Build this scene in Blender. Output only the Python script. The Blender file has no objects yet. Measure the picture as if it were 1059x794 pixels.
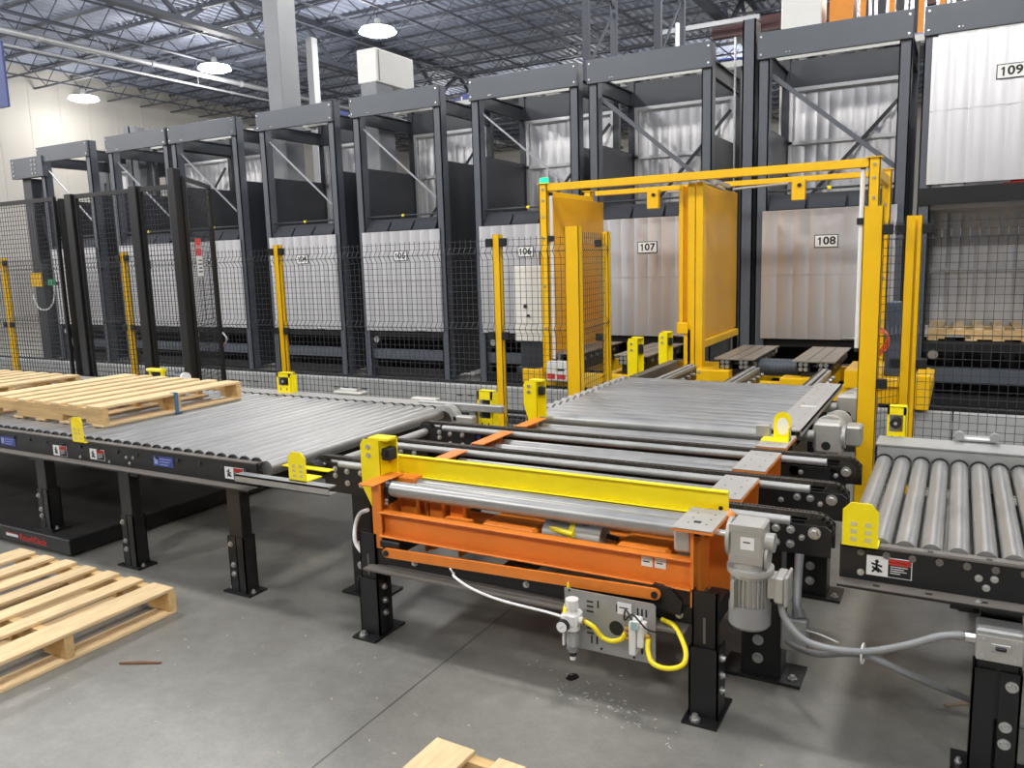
import bpy, math, random
from mathutils import Vector, Matrix
random.seed(7)
SC = bpy.context.scene
COL = SC.collection

# ------------------------------------------------------------------ materials
def lin(c):
    return tuple(((v/255)/12.92 if v/255 <= .04045 else ((v/255+.055)/1.055)**2.4) for v in c)

def M(name, rgb, metal=0.0, rough=.5, var=0.0, scale=6.0, bump=0.0, stretch=(1, 1, 1), rvar=0.0, spec=.5, rnd=0.0):
    m = bpy.data.materials.new(name); m.use_nodes = True
    nt = m.node_tree; N = nt.nodes; L = nt.links
    b = N['Principled BSDF']
    c = lin(rgb)
    b.inputs['Base Color'].default_value = (*c, 1)
    b.inputs['Metallic'].default_value = metal
    b.inputs['Roughness'].default_value = rough
    b.inputs['Specular IOR Level'].default_value = spec
    if var or bump or rvar or rnd:
        tc = N.new('ShaderNodeTexCoord'); mp = N.new('ShaderNodeMapping')
        mp.inputs['Scale'].default_value = stretch
        L.new(tc.outputs['Object'], mp.inputs['Vector'])
        nz = N.new('ShaderNodeTexNoise'); nz.inputs['Scale'].default_value = scale
        nz.inputs['Detail'].default_value = 5; nz.inputs['Roughness'].default_value = .6
        L.new(mp.outputs['Vector'], nz.inputs['Vector'])
        if rnd:
            oi = N.new('ShaderNodeObjectInfo'); ad = N.new('ShaderNodeVectorMath'); ad.operation = 'ADD'
            ml = N.new('ShaderNodeVectorMath'); ml.operation = 'SCALE'; ml.inputs['Scale'].default_value = 37
            cb = N.new('ShaderNodeCombineXYZ')
            for k in range(3): L.new(oi.outputs['Random'], cb.inputs[k])
            L.new(cb.outputs[0], ml.inputs[0]); L.new(tc.outputs['Object'], ad.inputs[0]); L.new(ml.outputs[0], ad.inputs[1])
            L.new(ad.outputs[0], mp.inputs['Vector'])
        if var or rnd:
            rp = N.new('ShaderNodeValToRGB')
            rp.color_ramp.elements[0].position = .3; rp.color_ramp.elements[1].position = .72
            rp.color_ramp.elements[0].color = tuple(x*(1-var) for x in c)+(1,)
            rp.color_ramp.elements[1].color = tuple(min(1, x*(1+var)) for x in c)+(1,)
            L.new(nz.outputs['Fac'], rp.inputs['Fac'])
            out = rp.outputs['Color']
            if rnd:
                hs = N.new('ShaderNodeHueSaturation'); mr = N.new('ShaderNodeMapRange')
                mr.inputs['To Min'].default_value = 1-rnd; mr.inputs['To Max'].default_value = 1+rnd
                L.new(oi.outputs['Random'], mr.inputs['Value']); L.new(mr.outputs[0], hs.inputs['Value'])
                L.new(out, hs.inputs['Color']); out = hs.outputs['Color']
            L.new(out, b.inputs['Base Color'])
        if rvar:
            mr2 = N.new('ShaderNodeMapRange'); mr2.inputs['To Min'].default_value = max(.05, rough-rvar); mr2.inputs['To Max'].default_value = min(1, rough+rvar)
            L.new(nz.outputs['Fac'], mr2.inputs['Value']); L.new(mr2.outputs[0], b.inputs['Roughness'])
        if bump:
            bp = N.new('ShaderNodeBump'); bp.inputs['Strength'].default_value = bump; bp.inputs['Distance'].default_value = .01
            L.new(nz.outputs['Fac'], bp.inputs['Height']); L.new(bp.outputs[0], b.inputs['Normal'])
    return m

def EM(name, rgb, st, base=None):
    m = bpy.data.materials.new(name); m.use_nodes = True
    b = m.node_tree.nodes['Principled BSDF']
    b.inputs['Base Color'].default_value = (*lin(rgb), 1)
    b.inputs['Emission Color'].default_value = (*lin(rgb), 1)
    b.inputs['Emission Strength'].default_value = st
    return m

RACK = M('rack_grey_paint', (82, 87, 94), 0, .42, .06, 3)
DARK = M('dark_grey_paint', (52, 55, 60), 0, .45, .08, 3)
CHAR = M('charcoal_panel', (50, 52, 57), 0, .38, .12, 2.5)
BLACK = M('black_paint', (26, 26, 27), 0, .38, .15, 5)
PITCH = M('black_rubber', (17, 17, 18), 0, .7)
WIRE = M('black_wire', (62, 64, 67), .25, .5)
SAFETY = M('safety_yellow_paint', (238, 186, 12), 0, .38, .05, 4)
LEMON = M('bright_yellow_paint', (252, 228, 14), 0, .36, .05, 6)
AMBER = M('amber_panel_paint', (226, 166, 18), 0, .32, .06, 1.5)
ORANGE = M('orange_paint', (226, 128, 44), 0, .4, .08, 5)
STEEL = M('brushed_roller_steel', (166, 165, 161), .68, .36, .10, 5, 0, (1, 1, 1), .08, .5, .07)
GALV = M('galvanised_steel', (168, 168, 164), .55, .45, .10, 9, 0, (1, 1, 1), .1)
LIP = M('dirty_steel_lip', (112, 106, 98), .3, .55, .1, 9)
COVER = M('grey_cover_plate', (176, 173, 167), .45, .5, .07, 6, 0, (1, 1, 1), .08)
ALU = M('silver_door_sheet', (214, 213, 214), .62, .34, .03, 1.2, 0, (1, 1, .6), .05)
ALUW = M('aluminium_trim', (205, 205, 204), .6, .35)
CAST = M('cast_aluminium_grey', (176, 174, 166), .35, .45, .06, 14)
ZINC = M('zinc_bolt', (205, 204, 200), .8, .3)
CHAINM = M('oily_chain_steel', (74, 70, 64), .55, .42, .25, 60)
CURB = M('pale_grey_barrier', (164, 165, 162), 0, .6, .12, 4)
WOOD = M('raw_pine', (220, 192, 146), 0, .75, .16, 5, .15, (9, 1.2, 9), 0, .3, .09)
WOODX = M('raw_pine_stringer', (206, 172, 118), 0, .75, .2, 5, .15, (1.2, 9, 9), 0, .3, .1)
WHITE = M('white_plastic', (232, 231, 226), 0, .4)
OFFW = M('off_white_cabinet', (222, 221, 214), 0, .45, .03, 3)
INK = M('black_ink', (22, 22, 24), 0, .6)
RED = M('red_print', (205, 52, 44), 0, .5)
BLUE = M('blue_print', (58, 74, 138), 0, .45)
NAVY = M('navy_banner', (45, 58, 112), 0, .6)
HOSE = M('yellow_air_hose', (240, 216, 20), 0, .35)
CONDUIT = M('grey_flexible_conduit', (140, 141, 140), .1, .45, .05, 20)
CONC = M('column_concrete_grey', (134, 136, 138), 0, .65, .06, 3)
WALLM = M('pale_wall_panel', (172, 169, 164), 0, .7, .05, .35, 0, (1, 1, .3))
DECK = M('painted_roof_deck', (150, 158, 178), 0, .6, .05, .6)
JOIST = M('grey_joist_paint', (62, 66, 76), 0, .6)
PIPE = M('silver_pipe', (150, 152, 156), .4, .4)
LENS = EM('lamp_lens', (255, 250, 240), 30)
GREENL = EM('green_beacon_glow', (20, 225, 120), 2.2)
PLATE = M('worn_steel_plate', (150, 141, 128), .35, .5, .22, 7, 0, (1, 3, 1), .12)
RUSTW = M('brown_channel', (96, 88, 78), .2, .5, .1, 6)
FRAMEOR = M('orange_wrapped_goods', (222, 140, 30), 0, .5, .1, 8)
WRAP = M('silver_stretch_wrap', (190, 190, 195), .6, .22, .35, 14, .6, (1, 4, .5))
MAUVE = M('dark_maroon_paint', (70, 38, 40), 0, .5)
CLEAR = bpy.data.materials.new('clear_bowl'); CLEAR.use_nodes = True
_b = CLEAR.node_tree.nodes['Principled BSDF']; _b.inputs['Base Color'].default_value = (.75, .76, .74, 1)
_b.inputs['Transmission Weight'].default_value = .75; _b.inputs['Roughness'].default_value = .12

def concrete():
    m = bpy.data.materials.new('polished_concrete'); m.use_nodes = True
    nt = m.node_tree; N = nt.nodes; L = nt.links; b = N['Principled BSDF']
    tc = N.new('ShaderNodeTexCoord')
    def noise(sc, det, rough=.6, vec=None):
        n = N.new('ShaderNodeTexNoise'); n.inputs['Scale'].default_value = sc; n.inputs['Detail'].default_value = det
        n.inputs['Roughness'].default_value = rough
        L.new(vec or tc.outputs['Object'], n.inputs['Vector']); return n.outputs['Fac']
    def ramp(f, p0, c0, p1, c1):
        r = N.new('ShaderNodeValToRGB'); r.color_ramp.elements[0].position = p0; r.color_ramp.elements[1].position = p1
        r.color_ramp.elements[0].color = (*c0, 1); r.color_ramp.elements[1].color = (*c1, 1); L.new(f, r.inputs[0]); return r.outputs[0]
    def mul(a, c):
        x = N.new('ShaderNodeMix'); x.data_type = 'RGBA'; x.blend_type = 'MULTIPLY'; x.inputs[0].default_value = 1
        L.new(a, x.inputs[6]); L.new(c, x.inputs[7]); return x.outputs[2]
    base = ramp(noise(1.1, 8, .62), .3, lin((120, 118, 110)), .72, lin((152, 150, 141)))
    c = mul(base, ramp(noise(14, 6, .7), .25, (.82, .82, .82), .7, (1.06, 1.06, 1.06)))
    c = mul(c, ramp(noise(.5, 4, .5), .38, (.70, .70, .70), .60, (1.04, 1.04, 1.04)))
    c = mul(c, ramp(noise(90, 2, .5), .2, (.9, .9, .9), .6, (1.03, 1.03, 1.03)))
    # saw-cut joint running away along y at x = -1.70, and a cross joint
    sx = N.new('ShaderNodeSeparateXYZ'); L.new(tc.outputs['Object'], sx.inputs[0])
    def line(out, pos, w):
        a = N.new('ShaderNodeMath'); a.operation = 'ADD'; a.inputs[1].default_value = -pos; L.new(out, a.inputs[0])
        d = N.new('ShaderNodeMath'); d.operation = 'ABSOLUTE'; L.new(a.outputs[0], d.inputs[0])
        g = N.new('ShaderNodeMath'); g.operation = 'GREATER_THAN'; g.inputs[1].default_value = w; L.new(d.outputs[0], g.inputs[0])
        mr = N.new('ShaderNodeMapRange'); mr.inputs['To Min'].default_value = .35; L.new(g.outputs[0], mr.inputs['Value']); return mr.outputs[0]
    c = mul(c, line(sx.outputs[0], -1.70, .0035))
    c = mul(c, line(sx.outputs[0], 3.0, .0035))
    L.new(c, b.inputs['Base Color'])
    mr = N.new('ShaderNodeMapRange'); mr.inputs['To Min'].default_value = .22; mr.inputs['To Max'].default_value = .55
    L.new(noise(2.5, 5), mr.inputs['Value']); L.new(mr.outputs[0], b.inputs['Roughness'])
    bp = N.new('ShaderNodeBump'); bp.inputs['Strength'].default_value = .06; bp.inputs['Distance'].default_value = .01
    L.new(noise(40, 4), bp.inputs['Height']); L.new(bp.outputs[0], b.inputs['Normal'])
    return m
FLOORM = concrete()

# ------------------------------------------------------------------ mesh helpers
class MB:
    DT = None
    def __init__(s, T=None):
        if T is None: T = MB.DT
        s.V = []; s.F = []; s.S = []; s.I = []; s.T = T
    def v(s, p):
        p = Vector(p)
        if s.T is not None: p = s.T @ p
        s.V.append(p); return len(s.V)-1
    def f(s, idx, m=0, sm=False):
        s.F.append(tuple(idx)); s.S.append(sm); s.I.append(m)
    def box(s, a, b, m=0, c=0.0, R=None, o=(0, 0, 0)):
        lo = [min(a[i], b[i]) for i in range(3)]; hi = [max(a[i], b[i]) for i in range(3)]
        def P(x, y, z):
            p = Vector((x, y, z))
            if R is not None: p = R @ p + Vector(o)
            return s.v(p)
        if c <= 0 or min(hi[i]-lo[i] for i in range(3)) < 2.2*c:
            q = [P(x, y, z) for x in (lo[0], hi[0]) for y in (lo[1], hi[1]) for z in (lo[2], hi[2])]
            for i in ((0, 1, 3, 2), (4, 6, 7, 5), (0, 4, 5, 1), (2, 3, 7, 6), (0, 2, 6, 4), (1, 5, 7, 3)):
                s.f([q[k] for k in i], m)
            return
        vid = {}
        for sx in (0, 1):
            for sy in (0, 1):
                for sz in (0, 1):
                    cor = [(lo, hi)[t][k] for k, t in enumerate((sx, sy, sz))]
                    for ax in range(3):
                        p = list(cor)
                        for k in range(3):
                            if k != ax: p[k] += c if (sx, sy, sz)[k] == 0 else -c
                        vid[(sx, sy, sz, ax)] = P(*p)
        # faces: normal axis ax uses verts with own axis on the face
        for ax in range(3):
            o1, o2 = [k for k in range(3) if k != ax]
            for t in (0, 1):
                r = []
                for (p, q) in ((0, 0), (1, 0), (1, 1), (0, 1)):
                    k = [0, 0, 0]; k[ax] = t; k[o1] = p; k[o2] = q
                    r.append(vid[(*k, ax)])
                s.f(r, m)
        for ax in range(3):            # edges parallel to ax
            o1, o2 = [k for k in range(3) if k != ax]
            for p in (0, 1):
                for q in (0, 1):
                    k0 = [0, 0, 0]; k1 = [0, 0, 0]; k0[o1] = k1[o1] = p; k0[o2] = k1[o2] = q; k1[ax] = 1
                    s.f([vid[(*k0, o1)], vid[(*k1, o1)], vid[(*k1, o2)], vid[(*k0, o2)]], m)
        for sx in (0, 1):
            for sy in (0, 1):
                for sz in (0, 1):
                    s.f([vid[(sx, sy, sz, a)] for a in range(3)], m)
    def cyl(s, p0, p1, r, n=14, r1=None, m=0, caps=True, sm=True):
        p0 = Vector(p0); p1 = Vector(p1); d = (p1-p0)
        if d.length < 1e-9: return
        d.normalize(); r1 = r if r1 is None else r1
        a = d.orthogonal().normalized(); b = d.cross(a)
        A = []; B = []
        for i in range(n):
            t = 2*math.pi*i/n; w = a*math.cos(t)+b*math.sin(t)
            A.append((p0+w*r)); B.append((p1+w*r1))
        ia = [s.v(p) for p in A]; ib = [s.v(p) for p in B]
        for i in range(n):
            j = (i+1) % n; s.f((ia[i], ia[j], ib[j], ib[i]), m, sm)
        if caps:
            s.f([s.v(p) for p in reversed(A)], m); s.f([s.v(p) for p in B], m)
    def tube(s, pts, r, n=8, m=0, sub=0, closed=False):
        P = [Vector(p) for p in pts]
        if sub:
            Q = []
            for i in range(len(P)-1):
                p0 = P[i-1] if i else P[0]*2-P[1]; p1 = P[i]; p2 = P[i+1]; p3 = P[i+2] if i+2 < len(P) else P[-1]*2-P[-2]
                for k in range(sub):
                    t = k/sub
                    Q.append(.5*((2*p1)+(p2-p0)*t+(2*p0-5*p1+4*p2-p3)*t*t+(3*p1-p0-3*p2+p3)*t**3))
            Q.append(P[-1]); P = Q
        rings = []; a = None
        for i, p in enumerate(P):
            d = (P[min(i+1, len(P)-1)]-P[max(i-1, 0)])
            if closed: d = P[(i+1) % len(P)]-P[i-1]
            d.normalize()
            a = d.orthogonal() if a is None else (a-d*a.dot(d))
            a.normalize(); b = d.cross(a)
            rings.append([s.v(p+(a*math.cos(2*math.pi*k/n)+b*math.sin(2*math.pi*k/n))*r) for k in range(n)])
        pr = list(zip(rings, rings[1:]))
        if closed: pr.append((rings[-1], rings[0]))
        for A, B in pr:
            for k in range(n):
                j = (k+1) % n; s.f((A[k], A[j], B[j], B[k]), m, True)
        if not closed:
            s.f(list(reversed(rings[0])), m); s.f(rings[-1], m)
    def bar(s, p0, p1, w, h, m=0, up=(0, 0, 1)):
        p0 = Vector(p0); p1 = Vector(p1); d = (p1-p0).normalized(); u = Vector(up)
        x = d.cross(u)
        if x.length < 1e-4: x = d.cross(Vector((1, 0, 0)))
        x.normalize(); u = x.cross(d)
        q = []
        for p in (p0, p1):
            for i, j in ((-1, -1), (1, -1), (1, 1), (-1, 1)):
                q.append(s.v(p+x*(i*w/2)+u*(j*h/2)))
        for i in ((3, 2, 1, 0), (4, 5, 6, 7), (0, 1, 5, 4), (1, 2, 6, 5), (2, 3, 7, 6), (3, 0, 4, 7)):
            s.f([q[k] for k in i], m)
    def prism(s, pts, ax, c0, c1, m=0, sm=False):
        """polygon in the plane normal to ax (the two remaining axes in order), extruded from c0 to c1"""
        o = [k for k in range(3) if k != ax]
        def P(p, c):
            q = [0, 0, 0]; q[o[0]] = p[0]; q[o[1]] = p[1]; q[ax] = c; return q
        A = [s.v(P(p, c0)) for p in pts]; B = [s.v(P(p, c1)) for p in pts]
        s.f(A, m); s.f(list(reversed(B)), m)
        n = len(pts)
        if sm:
            A = [s.v(P(p, c0)) for p in pts]; B = [s.v(P(p, c1)) for p in pts]
        for i in range(n):
            j = (i+1) % n; s.f((A[i], B[i], B[j], A[j]), m, sm)
    def quad(s, a, b, c, d, m=0):
        s.f([s.v(a), s.v(b), s.v(c), s.v(d)], m)
    def text(s, t, org, xd, yd, h, m=0, align='CENTER', bold=.0):
        cu = bpy.data.curves.new('lettering', 'FONT'); cu.body = t; cu.size = 1; cu.align_x = align; cu.align_y = 'CENTER'
        cu.resolution_u = 3; cu.offset = bold
        ob = bpy.data.objects.new('lettering', cu); COL.objects.link(ob)
        me = bpy.data.meshes.new_from_object(ob)
        xd = Vector(xd)*h*1.38; yd = Vector(yd).normalized()*h*1.38; org = Vector(org)
        base = len(s.V)
        for v in me.vertices: s.v(org+xd*v.co.x+yd*v.co.y)
        for p in me.polygons: s.f([base+k for k in p.vertices], m)
        bpy.data.objects.remove(ob); bpy.data.meshes.remove(me); bpy.data.curves.remove(cu)
    def build(s, name, mats, parent=None, org=None, label=None):
        me = bpy.data.meshes.new(name)
        if parent is not None:
            r = parent
            while r.parent is not None: r = r.parent
            off = Vector(r.location)
        elif org is not None: off = Vector(org)
        else:
            lo = Vector([min(v[i] for v in s.V) for i in range(3)]); hi = Vector([max(v[i] for v in s.V) for i in range(3)])
            off = Vector(((lo.x+hi.x)/2, (lo.y+hi.y)/2, lo.z))
        me.from_pydata([v-off for v in s.V], [], s.F)
        if not isinstance(mats, (list, tuple)): mats = [mats]
        for m in mats: me.materials.append(m)
        me.polygons.foreach_set('material_index', s.I)
        me.polygons.foreach_set('use_smooth', s.S)
        me.validate()
        import bmesh
        bm = bmesh.new(); bm.from_mesh(me); bmesh.ops.recalc_face_normals(bm, faces=bm.faces[:]); bm.to_mesh(me); bm.free()
        o = bpy.data.objects.new(name, me); COL.objects.link(o)
        if parent is not None: o.parent = parent
        else: o.location = off
        if label: o['label'] = label
        return o

def tag(o, label, cat, group=None, kind=None):
    o['label'] = label; o['category'] = cat
    if group: o['group'] = group
    if kind: o['kind'] = kind
    return o
def thing(name, label, cat, loc=(0, 0, 0), group=None):
    o = bpy.data.objects.new(name, None); COL.objects.link(o); o.location = loc; o.empty_display_size = .1
    return tag(o, label, cat, group)
def struct(mb, name, mat, org=(0, 0, 0)):
    o = mb.build(name, mat, org=org); o['kind'] = 'structure'; return o
def dup(root, loc, label=None, group=None):
    r = root.copy(); COL.objects.link(r); r.location = loc
    if label: r['label'] = label
    if group: r['group'] = group
    for ch in list(root.children):
        c = ch.copy(); COL.objects.link(c); c.parent = r
        for g in list(ch.children):
            d = g.copy(); COL.objects.link(d); d.parent = c
    return r
def part(name, mat, parent, fn, label=None):
    m = MB(); fn(m); return m.build(name, mat, parent, label=label)
def pbox(name, mat, parent, a, b, c=0.0, label=None):
    return part(name, mat, parent, lambda m: m.box(a, b, 0, c), label)
def pcyl(name, mat, parent, p0, p1, r, n=14, label=None):
    return part(name, mat, parent, lambda m: m.cyl(p0, p1, r, n), label)
def bolt(parent, p, d=(0, -1, 0), r=.012, h=.008):
    """dome-headed bolt with washer"""
    p = Vector(p); d = Vector(d)
    m = MB(); m.cyl(p, p+d*h*.35, r, 12); m.cyl(p+d*h*.35, p+d*h, r*.72, 6, r*.6)
    return m.build('bolt', ZINC, parent)
def arc(cx, cz, r, a0, a1, n):
    return [(cx+r*math.cos(a0+(a1-a0)*i/n), cz+r*math.sin(a0+(a1-a0)*i/n)) for i in range(n+1)]

# ------------------------------------------------------------------ camera
cam = bpy.data.cameras.new('camera'); co = bpy.data.objects.new('camera', cam); COL.objects.link(co)
CR, CU, CF = ((0.874619, 0.483948, -0.028914), (-0.04853, 0.146735, 0.987985), (-0.482376, 0.862707, -0.151823))
co.matrix_world = Matrix(((CR[0], CU[0], -CF[0], 0), (CR[1], CU[1], -CF[1], 0), (CR[2], CU[2], -CF[2], 1.55), (0, 0, 0, 1)))
cam.sensor_width = 36; cam.sensor_fit = 'HORIZONTAL'; cam.lens = 829.668/1059*36; cam.clip_start = .05; cam.clip_end = 200
SC.camera = co
# ------------------------------------------------------------------ the hall
m = MB(); m.box((-31, -9, -.12), (16, 47, 0)); struct(m, 'floor', FLOORM)
m = MB()                                            # corrugated roof deck, ribs along y
x = -31.0; pr = []
while x < 16:
    pr += [(x, 9.25), (x+.09, 9.25), (x+.13, 9.31), (x+.24, 9.31)]; x += .28
for (xa, za), (xb, zb) in zip(pr, pr[1:]):
    m.quad((xa, -9, za), (xb, -9, zb), (xb, 47, zb), (xa, 47, za))
struct(m, 'ceiling', DECK)
m = MB()
m.box((-31.2, -9, 0), (-31, 47, 9.4))
for k in range(46): m.box((-31.0, -8.8+k*1.2, 0), (-30.985, -8.77+k*1.2, 9.2))
struct(m, 'wall_left', WALLM)
m = MB(); m.box((-31.2, 47, 0), (16, 47.2, 9.4)); struct(m, 'wall_back', WALLM)

# open web joists along x, girders along y
def joist():
    m = MB()
    m.bar((-31, 0, 9.2), (16, 0, 9.2), .10, .05); m.bar((-31, 0, 8.5), (16, 0, 8.5), .085, .045)
    n = 62; st = 47/n
    for k in range(n):
        a = -31+k*st
        m.bar((a, 0, 8.52 if k % 2 else 9.18), (a+st, 0, 9.18 if k % 2 else 8.52), .022, .022, 0, (0, 1, 0))
    return m
j0 = tag(joist().build('roof_joist', JOIST, org=(-7, 0, 8.5)), 'grey open-web steel joist spanning the hall under the roof deck', 'joist', 'roof joists')
j0.location.y = 13.0
for k in range(1, 22):
    j = j0.copy(); COL.objects.link(j); j.location.y = 13.0+1.52*k
def girder(X, label):
    m = MB()
    m.box((X-.14, 11, 9.05), (X+.14, 47, 9.2)); m.box((X-.14, 11, 8.0), (X+.14, 47, 8.14))
    for k in range(24):
        a = 11+1.5*k
        m.bar((X, a, 8.07 if k % 2 else 9.1), (X, a+1.5, 9.1 if k % 2 else 8.07), .10, .10, 0, (1, 0, 0))
    tag(m.build('roof_girder', JOIST), label, 'girder')
girder(-18.3, 'heavy trussed roof girder running away above the tall white column')
girder(-6.2, 'heavy trussed roof girder running away above bays 107 and 108')
m0 = MB(); m0.bar((0, 12, 8.47), (0, 46, 8.47), .05, .05)
b0 = tag(m0.build('ceiling_bridging', JOIST, org=(0, 12, 8.47)), 'thin bridging bar tying the roof joists together crosswise', 'bridging bar', 'joist bridging bars')
b0.location.x = -27.5
for X in (-29.2, -26.0, -24.6, -23.2, -20.0, -16.9, -15.6, -14.2, -12.9, -11.5, -10.2, -8.8, -3.4, -.6):
    b = b0.copy(); COL.objects.link(b); b.location.x = X
for X, z, r, mt, lb in ((-22.4, 7.95, .085, PIPE, 'thick silver sprinkler pipe running away below the joists, brightest of the three'),
                        (-22.9, 7.72, .04, PIPE, 'thin pale pipe hung just below the thick silver sprinkler pipe'),
                        (-21.9, 8.3, .05, JOIST, 'dark narrow pipe running above the thick silver sprinkler pipe')):
    m = MB(); m.cyl((X, 8, z), (X, 40, z), r, 12)
    for k in range(9): m.cyl((X, 9+3.6*k, z-r*1.0), (X, 9+3.6*k, 8.5), .012, 6)
    for k in range(9): m.cyl((X, 10.4+3.6*k, z), (X, 10.52+3.6*k, z), r*1.25, 12)
    tag(m.build('ceiling_pipe', mt), lb, 'pipe')
m = MB(); m.box((-7.9, 23.0, 7.72), (-5.0, 23.2, 7.84)); tag(m.build('roof_beam', PIPE), 'bright galvanised beam under the joists behind the numbered bays', 'beam')
m = MB(); m.box((-6.6, 24.2, 7.7), (4.0, 24.5, 8.1)); tag(m.build('crane_beam', MAUVE), 'dark maroon beam under the roof above bay 108', 'beam')

# high-bay lamps
def lamp(X, Y, Z, label, mesh=True, pw=1.0):
    if mesh:
        t = thing('highbay_lamp', label, 'ceiling lamp', (X, Y, Z), 'high-bay lamps')
        mm = MB(); mm.cyl((X, Y, Z+.10), (X, Y, Z+.34), .13, 16, .07); mm.cyl((X, Y, Z+.06), (X, Y, Z+.10), .44, 24, .13); mm.build('housing', ALUW, t)
        mm = MB(); mm.cyl((X, Y, Z-.09), (X, Y, Z-.03), .36, 28, .52); mm.cyl((X, Y, Z-.03), (X, Y, Z+.06), .52, 28, .46); mm.build('lens', LENS, t)
        mm = MB(); mm.cyl((X, Y, Z+.34), (X, Y, 8.5), .015, 6); mm.build('hanger', JOIST, t)
    l = bpy.data.lights.new('highbay_light', 'POINT'); l.energy = LAMP_W*pw; l.shadow_soft_size = .45; l.color = (1, .975, .94)
    o = bpy.data.objects.new('highbay_light', l); COL.objects.link(o); o.location = (X, Y, Z-.66)
LAMP_W = 470
lamp(-14.6, 19.0, 8.0, 'bright round high-bay lamp over the pale cabinet on the grey column')
lamp(-21.5, 19.3, 8.0, 'bright round high-bay lamp between the silver pipe and the tall grey column')
lamp(-29.0, 19.7, 8.0, 'bright round high-bay lamp close to the pale wall panels', True, .3)
for X in (-7.2, -.2, 7.0):
    lamp(X, 18.6, 8.0, '', False)
for Y in (11.0, 2.6, -5.8):
    for X in (-29.0, -21.8, -14.6, -7.4, -.2, 7.0):
        lamp(X, Y, 8.0, '', False, {11.0: .9, 2.6: 1.25, -5.8: 1.5}[Y])
for X in (-21.8, -14.6, -7.4, -.2): lamp(X, 33, 8.3, '', False, .8)

w = bpy.data.worlds.new('hall_air'); SC.world = w; w.use_nodes = True
w.node_tree.nodes['Background'].inputs[0].default_value = (.80, .85, 1.0, 1); w.node_tree.nodes['Background'].inputs[1].default_value = .13

# building columns
def col(name, a, b, mat, label, flanged=False):
    m = MB()
    if flanged:
        m.box(a, (b[0], a[1]+.03, b[2])); m.box((a[0], b[1]-.03, a[2]), b); xm = (a[0]+b[0])/2; m.box((xm-.02, a[1], a[2]), (xm+.02, b[1], b[2]))
    else: m.box(a, b, 0, .015)
    tag(m.build(name, mat), label, 'column')
col('building_column', (-9.42, 9.45, 0), (-9.12, 9.85, 9.1), CONC, 'tall grey steel building column standing between bays 103 and 104')
col('building_column', (-7.62, 9.45, 0), (-7.34, 9.85, 4.1), CONC, 'grey column with a pale cabinet on top between bays 104 and 105')
col('building_column', (-12.92, 9.45, 0), (-12.6, 9.75, 4.05), CONC, 'grey flanged column stub rising beside bay 102', True)
col('building_column', (-17.2, 18.9, 0), (-16.95, 19.15, 8.2), CONC, 'slim pale column reaching the roof girder, behind the tall grey column')
col('building_column', (-2.04, 10.55, 0), (-1.58, 10.95, 6.5), OFFW, 'broad white column rising above bay 108')
# pale cabinet on the column
t = thing('cabinet', 'pale box cabinet on a grey column above bays 104 and 105', 'cabinet', (-7.48, 9.9, 4.1))
pbox('housing', OFFW, t, (-7.66, 9.45, 4.1), (-7.32, 10.35, 4.56), .01)
def _p(m):
    for k in range(14): m.box((-7.322, 9.5, 4.13+.03*k), (-7.312, 9.52, 4.145+.03*k))
part('vent_strip', DARK, t, _p)
# rack frames behind bay 107
def frame(X, Y, label):
    m = MB()
    for yy in (Y, Y+1.1): m.box((X-.05, yy-.04, 0), (X+.05, yy+.04, 7.6))
    for k in range(6):
        z = 1+k*1.1
        m.bar((X, Y, z if k % 2 else z+1.1), (X, Y+1.1, z+1.1 if k % 2 else z), .03, .03, 0, (1, 0, 0))
    tag(m.build('rack_upright', JOIST), label, 'rack upright')
frame(-5.0, 11.5, 'bare grey rack upright rising behind the post of bay 107')
frame(-3.9, 11.5, 'bare grey rack upright rising behind the header of bay 107, beside the bright tube')
m = MB(); m.cyl((-3.62, 11.5, 0), (-3.62, 11.5, 4.75), .03, 10); tag(m.build('white_post', ALUW), 'short bright tube standing up behind the header of bay 107', 'post')
# wrapped goods above 108 / 109
for i, (xa, xb, za, zb) in enumerate(((-1.50, -1.24, 3.9, 4.7), (-1.20, -.45, 3.9, 4.75), (-.38, .25, 3.9, 4.8), (.3, .9, 3.9, 4.8))):
    lb = ('orange load standing next to the white column above bay 108', 'film-wrapped load with orange uprights above bay 108',
          'film-wrapped load above the gap between bays 108 and 109', 'film-wrapped load above bay 109')[i]
    t = thing('wrapped_load', lb, 'wrapped goods', ((xa+xb)/2, 10.8, za))
    if i: pbox('goods', DARK, t, (xa+.05, 10.65, za), (xb-.05, 11.15, zb-.1))
    else: pbox('goods', FRAMEOR, t, (xa, 10.6, za), (xb, 11.2, 4.55))
    def _w(m):
        n = 12
        for k in range(n):
            a = xa+(xb-xa)*k/n; w_ = (xb-xa)/n
            if k % 3 != 1: m.box((a, 10.58-.02*(k % 2), za), (a+w_*.6, 10.62, zb-.06*(k % 4)))
    if i: part('wrap', WRAP, t, _w)
    def _u(m):
        for k in range(3): a = xa+(xb-xa)*(.1+.4*k); m.box((a-.03, 10.52, za), (a+.03, 10.56, zb+.1))
    if i: part('upright', FRAMEOR, t, _u)
    pbox('shelf', DARK, t, (xa, 10.5, za-.1), (xb, 11.3, za))
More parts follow.
